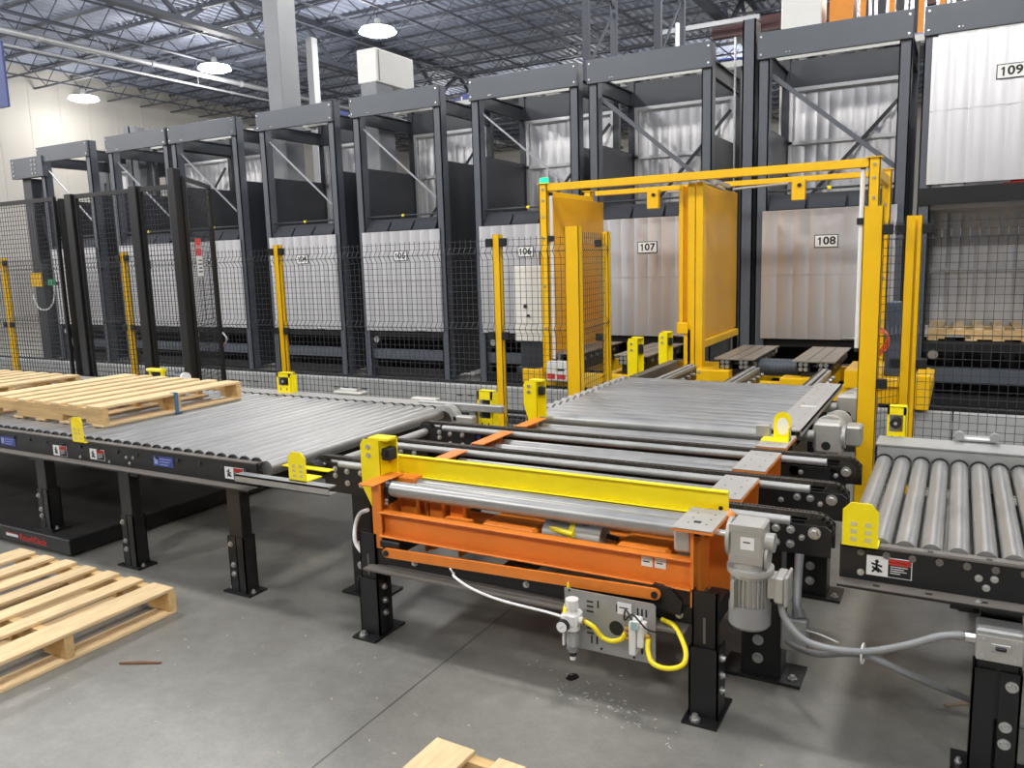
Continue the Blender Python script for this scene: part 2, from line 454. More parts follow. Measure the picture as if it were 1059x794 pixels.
# cable tray with wiring on top of the bays
t = thing('cable_tray', 'cable tray with white and blue wiring along the back of the bays', 'cable tray', (-7, 10.35, 3.74))
def _c(m):
    m.box((-14.4, 10.07, 3.75), (1.1, 10.09, 3.82)); m.box((-14.4, 10.29, 3.75), (1.1, 10.31, 3.82)); 
    for k in range(52): m.box((-14.4+.3*k, 10.09, 3.752), (-14.36+.3*k, 10.29, 3.762))
part('tray', GALV, t, _c)
for mt, nm in ((BLUE, 'blue_cable'), (WHITE, 'white_cable'), (DARK, 'dark_cable')):
    def _c(m):
        y0 = {'blue_cable': 10.16, 'white_cable': 10.20, 'dark_cable': 10.24}[nm]
        m.tube([(-14.2+.35*k, y0+random.uniform(-.02, .02), 3.80+random.uniform(0, .08)) for k in range(44)], .014, 6)
        for k in range(26):
            a = random.uniform(-14, .9); m.box((a, y0-.06, 3.78), (a+random.uniform(.04, .12), y0+.03, 3.84+random.uniform(0, .1)))
    part(nm, mt, t, _c)

# ------------------------------------------------------------------ numbered storage bays
YF = 8.8
BX = {101: (-14.42, -12.99), 102: (-12.50, -11.02), 103: (-10.94, -9.49), 104: (-9.03, -7.61), 105: (-7.28, -5.86), 106: (-5.40, -3.95),
      107: (-3.82, -2.40), 108: (-1.92, -.50), 109: (-.40, 1.02)}
def sheet(m, x0, x1, z0, z1, y, n, dep, mi=0):
    """vertical shallow pillow ribs, as pressed door sheet, facing -y"""
    W = (x1-x0)/n; sub = 6
    for k in range(n):
        prev = None
        for s_ in range(sub+1):
            u = s_/sub; xx = x0+W*(k+u); yy = y-dep*max(0, math.sin(math.pi*u))**.55
            a = m.v((xx, yy, z0)); b = m.v((xx, yy, z1))
            if prev: m.f((prev[0], a, b, prev[1]), mi, True)
            prev = (a, b)
    m.box((x0, y+.001, z0), (x1, y+.04, z1), mi)
DESC = {101: 'storage bay at the end of the row, next to the bolted steel portal', 102: 'storage bay behind the two thick black enclosure posts, second in the row',
        103: 'dark grey storage bay just behind the open black mesh gate', 104: 'dark grey storage bay with closed silver door numbered 104',
        105: 'dark grey storage bay with closed silver door numbered 105', 106: 'dark grey storage bay with closed silver door numbered 106, partly behind a white cabinet',
        107: 'dark grey storage bay with closed silver door numbered 107', 108: 'dark grey storage bay with closed silver door numbered 108 and crossed braces',
        109: 'storage bay with its silver door 109 raised over a wooden pallet'}
for no, (x0, x1) in BX.items():
    xc = (x0+x1)/2
    t = thing('storage_bay', DESC[no], 'storage bay', (xc, YF, 0), 'numbered storage bays')
    for xa, xb in ((x0, x0+.11), (x1-.11, x1)):
        def _c(m):
            m.box((xa, YF+.02, 0), (xb, YF+.035, 3.77)); m.box((xa, YF+.02, 0), (xa+.012, YF+.16, 3.77)); m.box((xb-.012, YF+.02, 0), (xb, YF+.16, 3.77))
            m.box((xa-.02, YF-.0, 0), (xb+.02, YF+.2, .015))
        part('column', RACK, t, _c)
    hd = pbox('header', RACK, t, (x0-.005, YF-.02, 3.505), (x1+.005, YF+.019, 3.765), .004)
    def _b(m):
        for xx in (x0+.03, x1-.03):
            for zz in (3.55, 3.72): m.cyl((xx, YF-.03, zz), (xx, YF-.02, zz), .010, 8)
        for dx in (.28, .31): m.cyl((x0+dx, YF-.026, 3.545), (x0+dx, YF-.02, 3.545), .006, 6)
    part('header_bolts', ZINC, hd, _b)
    for xa in (x0, x1-.08):
        pbox('back_post', DARK, t, (xa, 10.08, 0), (xa+.08, 10.16, 3.75))
        def _s(m):
            m.box((xa+.01, YF+.16, 3.44), (xa+.07, 10.08, 3.455)); m.box((xa+.03, YF+.16, 3.44), (xa+.045, 10.08, 3.62)); m.box((xa+.01, YF+.16, 3.605), (xa+.07, 10.08, 3.62))
        part('top_beam', DARK, t, _s)
    for xa in (x0+.055, x1-.065):
        pbox('side_panel', CHAR, t, (xa, YF+.16, .04), (xa+.01, 10.08, 2.86))
    # back wall
    pbox('back_fascia', DARK, t, (x0+.08, 10.10, 3.43), (x1-.08, 10.13, 3.73))
    bp_ = part('back_wall', ALU, t, lambda m: (sheet(m, x0+.12, x1-.12, .7, 2.79, 10.16, 9, .006), sheet(m, x0+.12, x1-.12, 2.83, 3.39, 10.16, 9, .006)))
    def _t(m):
        m.box((x0+.08, 10.1, 3.39), (x1-.08, 10.14, 3.43)); m.box((x0+.08, 10.1, 2.79), (x1-.08, 10.14, 2.83))
        m.box((x0+.08, 10.1, .7), (x0+.12, 10.14, 3.39)); m.box((x1-.12, 10.1, .7), (x1-.08, 10.14, 3.39))
    part('wall_trim', ALUW, bp_, _t)
    part('rear_brace', DARK, t, lambda m: m.bar((x1-.1, 10.04, 3.26), (x0+.35, 10.04, 2.2), .04, .012, 0, (0, 1, 0)))
    part('front_brace', RACK if no > 106 else PIPE, t, lambda m: m.bar((x0+.12, YF+.10, 3.36), (x1-.11, YF+.10, 2.35), .045 if no > 106 else .02, .012 if no > 106 else .02, 0, (0, 1, 0)))
    raised = no == 109
    dz = 1.50 if raised else 0.0
    dx0, dx1 = x0+.07, x1-.07
    d = part('door', ALU, t, lambda m: (sheet(m, dx0, dx1, .65+dz, 1.315+dz, YF+.0, 8, .008), sheet(m, dx0, dx1, 1.325+dz, 1.985+dz, YF+.0, 8, .008),
                                       m.box((dx0, YF+.006, .65+dz), (dx1, YF+.044, 1.985+dz))))
    pbox('door_seam', ALUW, d, (dx0, YF-.009, 1.314+dz), (dx1, YF+.0, 1.322+dz))
    pbox('door_handle', ALUW, d, (xc+.18, YF-.03, .66+dz), (xc+.34, YF-.0, .675+dz), .004)
    if no >= 102:
        def _n(m):
            zc = 1.655+dz-(.05 if raised else 0)
            m.box((xc-.115, YF-.017, zc-.065), (xc+.115, YF-.012, zc+.065), 1)
            m.box((xc-.107, YF-.0185, zc-.057), (xc+.107, YF-.017, zc+.057), 0)
            for k, ch in enumerate(str(no)):
                cx = xc+(k-1)*.062; h = .078; y_ = YF-.0195
                if ch == '1':
                    m.prism([(cx-.004, zc-h/2), (cx+.011, zc-h/2), (cx+.011, zc+h/2), (cx-.001, zc+h/2), (cx-.018, zc+h*.30), (cx-.018, zc+h*.17), (cx-.004, zc+h*.25)], 1, y_, y_+.0008, 1)
                else: m.text(ch, (cx, y_, zc), (1.12, 0, 0), (0, 0, 1), h, 1, bold=.028)
        part('number_plate', [WHITE, INK], d, _n)
    # transom with flaps
    def _tr(m):
        m.box((x0+.11, YF+.12, 1.99), (x1-.11, YF+.14, 2.15))
        for k in range(3):
            a = x0+.13+(x1-x0-.26)*k/3; b = x0+.13+(x1-x0-.26)*(k+1)/3-.03
            m.prism([(YF+.02, 1.995), (YF+.12, 2.13), (YF+.12, 1.995)], 0, a, b)
    if not raised:
        tr = part('transom', DARK, t, _tr)
        part('guide_rod', DARK, tr, lambda m: m.cyl((x0+.1, YF+.10, 2.19), (x1-.1, YF+.10, 2.19), .012, 8))
        pbox('rod_clip', LEMON, tr, (xc-.02, YF+.085, 2.175), (xc+.02, YF+.115, 2.21), .004)
    else:
        pbox('beam', PITCH, t, (x0+.005, YF+.005, 1.96), (x1-.005, YF+.018, 2.12))
        part('inner_wall', ALU, t, lambda m: (sheet(m, x0+.12, x1-.12, .66, 1.30, 9.9, 9, .006), sheet(m, x0+.12, x1-.12, 1.34, 1.92, 9.9, 9, .006)))
        pbox('inner_trim', ALUW, t, (x0+.1, 9.86, 1.29), (x1-.1, 9.9, 1.34))
        pbox('inner_soffit', ALUW, t, (x0+.1, YF+.14, 1.92), (x1-.1, 9.9, 1.96))
    # lower machinery
    pbox('sill_beam', PITCH, t, (x0+.11, YF+.05, .56), (x1-.11, YF+.17, .645))
    pbox('lower_beam', RACK, t, (x0+.11, YF+.06, .25), (x1-.11, YF+.14, .385), .004)
    pbox('base_beam', PITCH, t, (x0+.11, YF+.08, .02), (x1-.11, YF+.16, .12))
    pbox('back_plate', PITCH, t, (x0+.07, YF+.6, .02), (x1-.07, YF+.62, .64))
    pcyl('sprocket', ZINC, t, (x0+.20, YF+.03, .52), (x0+.20, YF+.05, .52), .045, 14)
# thick column beside 108
m = MB()
m.box((-2.08, YF-.0, 0), (-1.95, YF+.02, 3.92)); m.box((-2.08, YF, 0), (-2.065, YF+.26, 3.92)); m.box((-1.965, YF, 0), (-1.95, YF+.26, 3.92)); m.box((-2.08, YF+.24, 0), (-1.95, YF+.26, 3.92))
m.box((-2.10, YF-.03, 0), (-1.95, YF+.29, .02))
tag(m.build('steel_column', RACK), 'broad dark grey steel column beside bay 108, taller than the bays', 'column')
m = MB(); m.cyl((-2.24, YF+.35, 0), (-2.24, YF+.35, 3.85), .012, 10); tag(m.build('conduit_riser', ALUW), 'thin pale conduit riser between bays 107 and 108', 'conduit')
# scraps under raised door
for a, b, mt, lb in ((-.30, .08, ALUW, 'crumpled silver sheet lying on the beam under raised door 109'), (.30, .55, RED, 'scrap of pink film on the beam under raised door 109')):
    m = MB(); 
    for k in range(4):
        u = a+(b-a)*k/4; m.box((u, YF+.03, 2.121), (u+(b-a)/4, YF+.12, 2.13+.02*((k*7) % 3)), 0, .003)
    tag(m.build('packing_scrap', mt), lb, 'scrap')
# left end structure
m = MB(); m.box((-15.1, 10.4, 3.3), (-12.6, 10.5, 3.6)); m.box((-15.1, 10.4, 0), (-14.95, 10.5, 3.3)); m.box((-12.75, 10.4, 0), (-12.6, 10.5, 3.3)); tag(m.build('steel_beam', RACK), 'blue-grey beam on posts seen behind the bay at the end of the row', 'beam')
t = thing('steel_frame', 'blue-grey bolted steel portal standing at the end of the row of bays', 'steel frame', (-14.8, 8.9, 0))
pbox('beam', RACK, t, (-15.2, 8.75, 3.27), (-14.25, 8.85, 3.62))
pbox('column', DARK, t, (-15.05, 8.85, 0), (-14.80, 9.1, 3.27))
for a_, b_ in (((-14.82, 9.0, 2.75), (-14.5, 9.0, 3.27)), ((-14.82, 9.0, 2.6), (-14.46, 9.0, 1.7))): part('brace', DARK, t, lambda m: m.bar(a_, b_, .07, .07))
def _b(m):
    for xx in (-15.12, -14.55, -14.45):
        for k in range(4): m.cyl((xx, 8.738, 3.33+.075*k), (xx, 8.75, 3.33+.075*k), .016, 8)
part('bolts', ZINC, t, _b)
t = thing('control_post', 'grey control post with green button and yellow notice beside the steel portal', 'control post', (-13.9, 8.3, 0))
pbox('post', DARK, t, (-13.96, 8.3, 0), (-13.86, 8.4, 1.75)); pbox('yellow_notice', SAFETY, t, (-14.16, 8.27, 1.34), (-13.86, 8.295, 1.58))
pbox('green_button_box', M('green_button', (60, 160, 110)), t, (-13.62, 8.24, 1.36), (-13.5, 8.3, 1.46), .006)
pbox('arm', DARK, t, (-13.86, 8.3, 1.36), (-13.5, 8.36, 1.42))
part('white_cable', WHITE, t, lambda m: m.tube([(-14.15, 8.26, 1.2), (-14.0, 8.25, .98), (-13.75, 8.25, .95), (-13.55, 8.26, 1.1), (-13.52, 8.27, 1.36)], .014, 6, 0, 4))
# ------------------------------------------------------------------ fence
def wires(m, p0, p1, z0, z1, dx, dz, r=.0030, folds=(), out=(0, -1, 0)):
    p0 = Vector(p0); p1 = Vector(p1); L = (p1-p0).length; d = (p1-p0)/L; O = Vector(out)
    def off(z): return .032*max(0, 1-min([abs(z-f) for f in folds]+[9])/.045)
    zs = []
    z = z0
    while z <= z1+1e-6: zs.append(z); z += dz
    for f in folds: zs += [f]
    for zz in zs:
        a = p0+O*off(zz); b = p1+O*off(zz); m.bar((a.x, a.y, zz), (b.x, b.y, zz), r, r)
    n = max(1, round(L/dx))
    brk = [z0-.02]
    for f in sorted(folds): brk += [f-.045, f, f+.045]
    brk.append(z1+.012)
    for k in range(n+1):
        q = p0+d*(L*k/n)
        for a, b in zip(brk, brk[1:]):
            A = q+O*(off(a)+r*.9); B = q+O*(off(b)+r*.9)
            m.bar((A.x, A.y, a), (B.x, B.y, b), r, r)
def mesh_panel(p0, p1, z0, z1, label, dx=.045, dz=.045, folds=(1.61, 1.07, .4), out=(0, -1, 0), group='mesh fence panels'):
    m = MB(); wires(m, p0, p1, z0, z1, dx, dz, .0030, folds, out)
    return tag(m.build('mesh_fence', WIRE), label, 'fence', group)
def fence_post(x, y, label, w=.055, d=.05, h=1.735, clamps=(1.68, 1.02), sides=(-1, 1), slot=False):
    t = thing('fence_post', label, 'fence post', (x, y, 0), 'yellow fence posts')
    def _p(m):
        m.box((x-w/2, y-d/2, 0), (x-w/2+.004, y+d/2, h)); m.box((x+w/2-.004, y-d/2, 0), (x+w/2, y+d/2, h)); m.box((x-w/2, y+d/2-.006, 0), (x+w/2, y+d/2, h))
        if slot: m.box((x-w/2, y-d/2, 0), (x+w*.06, y-d/2+.006, h), 0); m.box((x+w*.22, y-d/2, 0), (x+w/2, y-d/2+.006, h), 0)
        else: m.box((x-w/2, y-d/2, 0), (x+w/2, y-d/2+.006, h))
    part('post', SAFETY, t, _p)
    pbox('base_plate', SAFETY, t, (x-w, y-d, 0), (x+w, y+d, .01))
    for z in clamps:
        for s in sides:
            a = x+s*w/2; pbox('clamp', PITCH, t, (min(a, a+s*.055), y-d/2-.012, z-.028), (max(a, a+s*.055), y-d/2+.02, z+.028), .004)
    return t
FY = 5.0
fx = [-9.03, -7.0, -5.0, -2.88]
fence_post(fx[0], FY, 'yellow fence post behind the further pallet on the conveyor')
fence_post(fx[1], FY, 'yellow fence post seen through the black mesh enclosure')
fence_post(fx[2], FY, 'yellow fence post in front of silver door 104')
fence_post(fx[3], FY, 'yellow fence post in front of silver door 106')
fence_post(-2.275, FY-.03, 'wide yellow fence post before the amber panel, beside the rear roller conveyor', .10, .07, 1.765, (1.68,), ())
fence_post(-2.35, 5.72, 'narrow yellow fence post ending the short fence beside the rear conveyor', .05, .05, 1.745, (1.66, .95), (-1,))
fence_post(-.438, FY-.03, 'wide yellow fence post beside the gear motors of the rear roller conveyor', .10, .07, 1.79, (1.66, .80), (1,))
fence_post(-.24, 5.12, 'yellow slotted fence post behind the square bracket, where the mesh before bay 109 starts', .085, .05, 1.735, (1.66, .9), (-1, 1), True)
mesh_panel((-11.0, FY, 0), (fx[0]-.04, FY, 0), .12, 1.70, 'mesh fence panel before the control post with the green button')
mesh_panel((fx[0]+.04, FY, 0), (fx[1]-.04, FY, 0), .12, 1.70, 'mesh fence panel behind the black enclosure and the far pallets')
mesh_panel((fx[1]+.04, FY, 0), (fx[2]-.04, FY, 0), .12, 1.70, 'mesh fence panel behind the open black gate, ending at the post before door 104')
mesh_panel((fx[2]+.04, FY, 0), (fx[3]-.04, FY, 0), .12, 1.70, 'mesh fence panel between the posts before doors 104 and 106')
mesh_panel((fx[3]+.04, FY, 0), (-2.34, FY, 0), .12, 1.70, 'narrow mesh fence panel before door 106, ending at the wide yellow post')
mesh_panel((-2.28, FY+.02, 0), (-2.35, 5.69, 0), .12, 1.72, 'short mesh fence panel running back along the rear roller conveyor', out=(1, 0, 0))
mesh_panel((-.385, FY, 0), (-.29, 5.12, 0), .12, 1.70, 'slim mesh fence panel between the wide post and the slotted post', .03)
mesh_panel((-.19, 5.12, 0), (2.1, 5.12, 0), .12, 1.70, 'mesh fence panel in front of bay 109 and its pallet')

# black enclosure with open gate
EY = 4.27
EWIRE = M('enclosure_wire', (44, 45, 49), .2, .5)
def black_post(x, y, w, h, label):
    t = thing('enclosure_post', label, 'enclosure post', (x, y, 0), 'black enclosure posts')
    pbox('post', BLACK, t, (x-w/2, y-.035, 0), (x+w/2, y+.035, h), .004)
    pbox('base_plate', BLACK, t, (x-w, y-.07, 0), (x+w, y+.07, .01))
black_post(-6.80, EY+.05, .035, 2.19, 'thin black enclosure post, the only slim one of the black posts')
black_post(-6.60, EY, .09, 2.21, 'thick black enclosure post next to the thin black one')
black_post(-5.76, EY, .09, 2.22, 'thick black enclosure post next to the narrow mesh panel and the gate hinge post')
black_post(-5.29, EY, .07, 2.32, 'black hinge post of the open mesh gate')
def black_panel(x0, x1, z1, label):
    t = thing('enclosure_fence', label, 'mesh fence', ((x0+x1)/2, EY, 0), 'black enclosure mesh panels')
    part('mesh', EWIRE, t, lambda m: wires(m, (x0, EY, 0), (x1, EY, 0), .15, z1, .04, .04, .0036))
    part('frame', BLACK, t, lambda m: (m.box((x0, EY-.015, z1), (x1, EY+.015, z1+.035)), m.box((x0, EY-.015, .1), (x1, EY+.015, .13)),
         m.box((x0, EY-.015, .1), (x0+.025, EY+.015, z1)), m.box((x1-.025, EY-.015, .1), (x1, EY+.015, z1))))
black_panel(-9.6, -6.83, 2.17, 'wide black mesh panel before the bolted steel portal')
black_panel(-6.54, -5.81, 2.17, 'black mesh panel between the two thick black posts')
black_panel(-5.71, -5.33, 2.17, 'narrow black mesh panel against the gate hinge post')
g0 = Vector((-5.25, EY+.03, 0)); gd = Vector((-.566, .824, 0)); g1 = g0+gd*.76
t = thing('mesh_gate', 'open black mesh gate leaf with red and white danger sign', 'gate', (g0.x, g0.y, 0))
part('mesh', EWIRE, t, lambda m: wires(m, g0+gd*.03, g1-gd*.03, .22, 2.2, .04, .04, .0036, (), (1, 0, 0)))
def _f(m):
    for q in (g0+gd*.015, g1-gd*.015): m.bar((q.x, q.y, .2), (q.x, q.y, 2.25), .03, .03, 0, (0, 1, 0))
    for z in (.2, 2.25): m.bar((g0.x, g0.y, z), (g1.x, g1.y, z), .03, .03)
part('frame', BLACK, t, _f)
gn = Vector((.824, .566, 0))
def _s(m):
    c = g0+gd*.22+gn*.02; X = -gd
    def q(u0, u1, v0, v1, k, e):
        a = [c+X*u0+gn*e+Vector((0, 0, v0)), c+X*u1+gn*e+Vector((0, 0, v0)), c+X*u1+gn*e+Vector((0, 0, v1)), c+X*u0+gn*e+Vector((0, 0, v1))]
        m.quad(*a, k)
    q(-.08, .08, 1.50, 1.66, 0, .002); q(-.08, .08, 1.66, 1.80, 1, .002)
    m.text('DANGER', c+gn*.004+Vector((0, 0, 1.73)), X, (0, 0, 1), .028, 0)
    for k in range(4): q(-.06, .05-.02*(k % 2), 1.53+.03*k, 1.54+.03*k, 2, .004)
part('danger_sign', [WHITE, RED, INK], t, _s)
part('hasp', ALUW, t, lambda m: m.tube([g1-gd*.05+gn*.03+Vector((0, 0, 1.0)), g1-gd*.09+gn*.07+Vector((0, 0, .95)), g1-gd*.05+gn*.03+Vector((0, 0, .88))], .008, 6, 0, 3))
t = thing('lamp_sensor', 'small black and white sensor head in front of the mesh gate', 'sensor', (-5.17, 4.13, .66))
pcyl('body', M('blue_black_plastic', (34, 42, 58), 0, .4), t, (-5.30, 4.14, .735), (-5.19, 4.12, .735), .035)
pcyl('lens_disc', WHITE, t, (-5.19, 4.12, .735), (-5.165, 4.115, .735), .04)
pbox('stand', BLACK, t, (-5.27, 4.12, .66), (-5.22, 4.16, .71))

# ------------------------------------------------------------------ track
t = thing('track_barrier', 'pale grey low barrier running along the car track in front of the bays', 'barrier', (-6, 6.67, 0))
def _c(m):
    x = -16.0
    while x < 3: m.box((x+.004, 6.64, .07), (x+1.596, 6.72, .345), 0, .006); x += 1.6
part('cover', CURB, t, _c)
def _c(m):
    x = -16.0
    while x < 3:
        for k in range(4): m.box((x+.45+.13*k, 6.636, .24), (x+.52+.13*k, 6.641, .25))
        m.box((x+.2, 6.634, .12), (x+.22, 6.641, .135)); m.box((x+1.3, 6.634, .12), (x+1.32, 6.641, .135)); x += 1.6
part('slot', INK, t, _c)
pbox('base', PITCH, t, (-16, 6.6, 0), (3.2, 6.75, .07))
for yy, lb in ((7.15, 'steel floor rail under the transfer car, on the fence side'), (8.2, 'steel floor rail under the transfer car, on the bay side')):
    m = MB(); m.box((-16, yy-.05, 0), (3.2, yy+.05, .015)); m.box((-16, yy-.012, .015), (3.2, yy+.012, .08)); m.box((-16, yy-.03, .08), (3.2, yy+.03, .11))
    tag(m.build('floor_rail', PITCH), lb, 'rail')
for yy, z, lb in ((6.3, .10, 'long black pipe low behind the fence, nearer one'), (6.42, .16, 'long black pipe low behind the fence, further one')):
    m = MB(); m.cyl((-15, yy, z), (-2.6, yy, z), .02, 8)
    for k in range(10): m.box((-14.8+1.3*k, yy-.015, 0), (-14.77+1.3*k, yy+.015, z))
    tag(m.build('floor_pipe', PITCH), lb, 'pipe')

# ------------------------------------------------------------------ transfer car
t = thing('transfer_car', 'yellow transfer car with portal frame waiting before bays 107 and 108', 'transfer car', (-2.0, 7.5, .11))
def _b(m):
    m.box((-3.68, 6.90, .34), (-.16, 6.98, .475), 0, .006); m.box((-3.68, 8.02, .34), (-.16, 8.10, .475), 0, .006)
    for x in (-3.68, -2.9, -2.1, -1.62, -1.02, -.56, -.24): m.box((x, 6.98, .35), (x+.08, 8.02, .47))
    m.box((-2.0, 6.86, .46), (-1.7, 7.1, .56), 0, .006); m.box((-1.28, 6.86, .44), (-1.02, 7.05, .52), 0, .006)
    m.box((-.78, 6.88, .46), (-.5, 7.5, .6)); m.box((-.52, 6.88, .475), (-.18, 7.6, .55), 0, .01)
    m.box((-3.72, 6.86, .37), (-3.5, 6.9, .5), 0, .006); m.box((-.26, 6.6, .36), (-.16, 6.90, .62), 0, .006)
part('base_frame', SAFETY, t, _b)
for x in (-3.3, -.7):
    for y in (7.15, 8.2):
        pcyl('wheel', BLACK, t, (x-.04, y, .24), (x+.04, y, .24), .13, 20)
for px, nm in ((-3.30, 0), (-2.62, 0), (-1.68, 0), (-1.03, 0)):
    pl = pbox('platform', PLATE, t, (px-.17, 6.95, .645), (px+.17, 8.05, .657))
    def _l(m):
        for k in range(2): m.box((px-.05+.1*k-.003, 6.96, .657), (px-.05+.1*k+.003, 8.04, .6585))
    part('groove', INK, pl, _l)
    def _r(m):
        m.box((px-.10, 6.98, .475), (px+.10, 8.0, .56)); m.box((px-.14, 7.0, .56), (px-.03, 8.02, .645)); m.box((px+.03, 7.0, .56), (px+.14, 8.02, .645))
    part('lift_block', BLACK, t, _r)
    def _r2(m):
        for xx in (-.10, -.06, .06, .10):
            for zz in (.585, .625): m.cyl((px+xx, 6.955, zz), (px+xx, 7.0, zz), .018, 10)
        for k in range(6): m.cyl((px-.16, 7.1+.15*k, .6), (px+.16, 7.1+.15*k, .6), .016, 8)
    part('support_roller', ZINC, t, _r2)
mo = pcyl('drive_motor', M('slate_motor', (82, 88, 94), .1, .45), t, (-1.55, 7.25, .555), (-1.18, 7.25, .555), .075, 18)
part('cooling_fin', M('slate_fin', (74, 80, 86), .1, .5), mo, lambda m: [m.cyl((-1.52+.03*k, 7.25, .555), (-1.51+.03*k, 7.25, .555), .078, 18) for k in range(10)])
PZ = 2.25
for x, y, nm in ((-3.46, 6.92, 'a'), (-3.505, 8.06, 'b'), (-.615, 6.92, 'c'), (-.615, 8.06, 'd')):
    def _p(m):
        m.box((x-.04, y-.035, .475), (x+.04, y-.028, PZ)); m.box((x-.04, y-.035, .475), (x-.033, y+.035, PZ)); m.box((x+.033, y-.035, .475), (x+.04, y+.035, PZ)); m.box((x-.055, y-.05, PZ-.0), (x+.055, y+.05, PZ+.008))
    po = part('portal_post', SAFETY, t, _p)
    def _k(m):
        for z in (.9, 1.3, 1.75, 1.95, 2.1, 2.2): m.cyl((x, y-.045, z), (x, y-.035, z), .012, 8)
    part('bolts', ZINC, po, _k)
for y in (6.92, 8.06):
    pbox('portal_beam', SAFETY, t, (-3.42, y-.03, PZ-(.068 if y < 7.5 else .05)), (-.655, y+.03, PZ), .004)
for x in (-3.46, -.615):
    pbox('portal_beam', SAFETY, t, (x-.025, 6.96, PZ-.14), (x+.025, 8.02, PZ-.06), .004)
# side panels
pbox('side_panel', AMBER, t, (-3.44, 7.02, .60), (-3.422, 8.27, 2.145), .004)
pbox('side_panel', AMBER, t, (-2.045, 7.10, .80), (-2.02, 8.42, 2.165), .004)
pbox('side_panel', AMBER, t, (-2.165, 7.075, .95), (-2.10, 7.085, 2.15))
part('panel_post', SAFETY, t, lambda m: (m.box((-2.105, 7.0, .475), (-2.045, 7.09, 2.17)), m.box((-2.035, 7.0, .475), (-1.975, 7.02, 2.17)), m.box((-1.99, 7.02, .475), (-1.975, 7.10, 2.17)), m.box((-2.20, 7.05, .95), (-2.165, 7.08, 2.16))))
part('panel_foot', SAFETY, t, lambda m: (m.box((-2.06, 7.095, .72), (-1.99, 8.42, .79), 0, .008), m.box((-2.2, 6.98, .86), (-2.1, 7.04, .96), 0, .006), m.box((-2.14, 7.0, .475), (-2.08, 7.06, .9))))
part('linkage', CAST, t, lambda m: (m.bar((-2.02, 7.02, 2.19), (-1.87, 7.3, 2.12), .03, .02), m.bar((-1.98, 7.05, 2.22), (-1.85, 7.4, 2.15), .02, .03), m.cyl((-1.93, 7.15, 2.17), (-1.93, 7.25, 2.17), .03)))
pcyl('cross_rod', CAST, t, (-1.95, 8.0, 2.17), (-1.45, 8.0, 2.19), .012)
pcyl('cross_rod', CAST, t, (-2.62, 8.0, 2.185), (-2.15, 8.0, 2.19), .010)
for x in (-2.765, -1.355):
    hb = pbox('sensor_box', SAFETY, t, (x-.06, 7.97, 2.03), (x+.06, 8.03, 2.22), .004)
    pcyl('eye', INK, hb, (x+.01, 7.955, 2.165), (x+.01, 7.97, 2.165), .018)
for x, z0, z1 in ((-3.40, .6, 2.14), (-.70, .78, 2.17)):
    lc = pcyl('light_curtain', WHITE, t, (x, 6.93, z0), (x, 6.93, z1), .018, 12)
    part('end_cap', INK, lc, lambda m: (m.cyl((x, 6.93, z1), (x, 6.93, z1+.03), .019, 12), m.cyl((x, 6.93, z0-.03), (x, 6.93, z0), .019, 12), m.box((x-.03, 6.90, z1-.42), (x+.02, 6.95, z1-.37))))
bc = pcyl('beacon', GREENL, t, (-3.46, 6.92, PZ+.012), (-3.46, 6.92, PZ+.055), .04, 16)
cb = pbox('control_box', OFFW, t, (-3.42, 6.80, .40), (-3.17, 6.90, .59), .012)
part('red_label', [RED, INK, SAFETY], cb, lambda m: (m.box((-3.41, 6.797, .425), (-3.33, 6.7995, .475), 0), m.box((-3.31, 6.797, .425), (-3.22, 6.7995, .47), 0), m.box((-3.30, 6.797, .505), (-3.23, 6.7995, .525), 1), m.box((-3.32, 6.797, .508), (-3.30, 6.7995, .522), 2)))
cabn = pbox('cabinet', OFFW, t, (-4.14, 7.5, .70), (-3.60, 7.9, 1.49), .008)
part('door_knob', [INK, COVER], cabn, lambda m: (m.cyl((-4.0, 7.48, 1.07), (-4.0, 7.5, 1.07), .02, 10, None, 0), m.cyl((-3.97, 7.48, .97), (-3.97, 7.5, .97), .016, 10, None, 0), m.box((-4.12, 7.495, .78), (-3.80, 7.5, .785), 1), m.box((-4.12, 7.495, .88), (-3.85, 7.5, .884), 1)))
part('cabinet_support', DARK, t, lambda m: (m.box((-4.1, 7.55, .42), (-3.62, 7.62, .70)), m.box((-4.1, 7.78, .42), (-3.62, 7.85, .70)), m.box((-4.12, 7.5, .36), (-3.6, 7.9, .42))))
part('breaker_box', RUSTW, t, lambda m: m.box((-3.96, 7.75, 1.49), (-3.7, 7.88, 1.64)))
gy = part('drive_cabinet', M('slate_cabinet', (76, 86, 98), .1, .5), t, lambda m: (m.box((-.50, 7.0, .55), (-.26, 7.2, 1.14), 0, .008), [m.box((-.49+.03*k, 6.985, .86), (-.475+.03*k, 7.0, 1.12)) for k in range(8)]))
part('orange_cable', M('orange_cable', (216, 92, 40), 0, .5), t, lambda m: [m.tube([(-.60+.02*k, 6.84, 1.0-.04*k), (-.47, 6.82, .9), (-.52+.02*k, 6.84, .78), (-.60, 6.85, .68), (-.64, 6.85, .56)], .008, 6, 0, 4) for k in range(3)])
part('black_dome', INK, t, lambda m: (m.cyl((-.30, 6.66, .36), (-.30, 6.66, .37), .08, 16), m.cyl((-.30, 6.66, .37), (-.30, 6.66, .40), .07, 16, .03)))

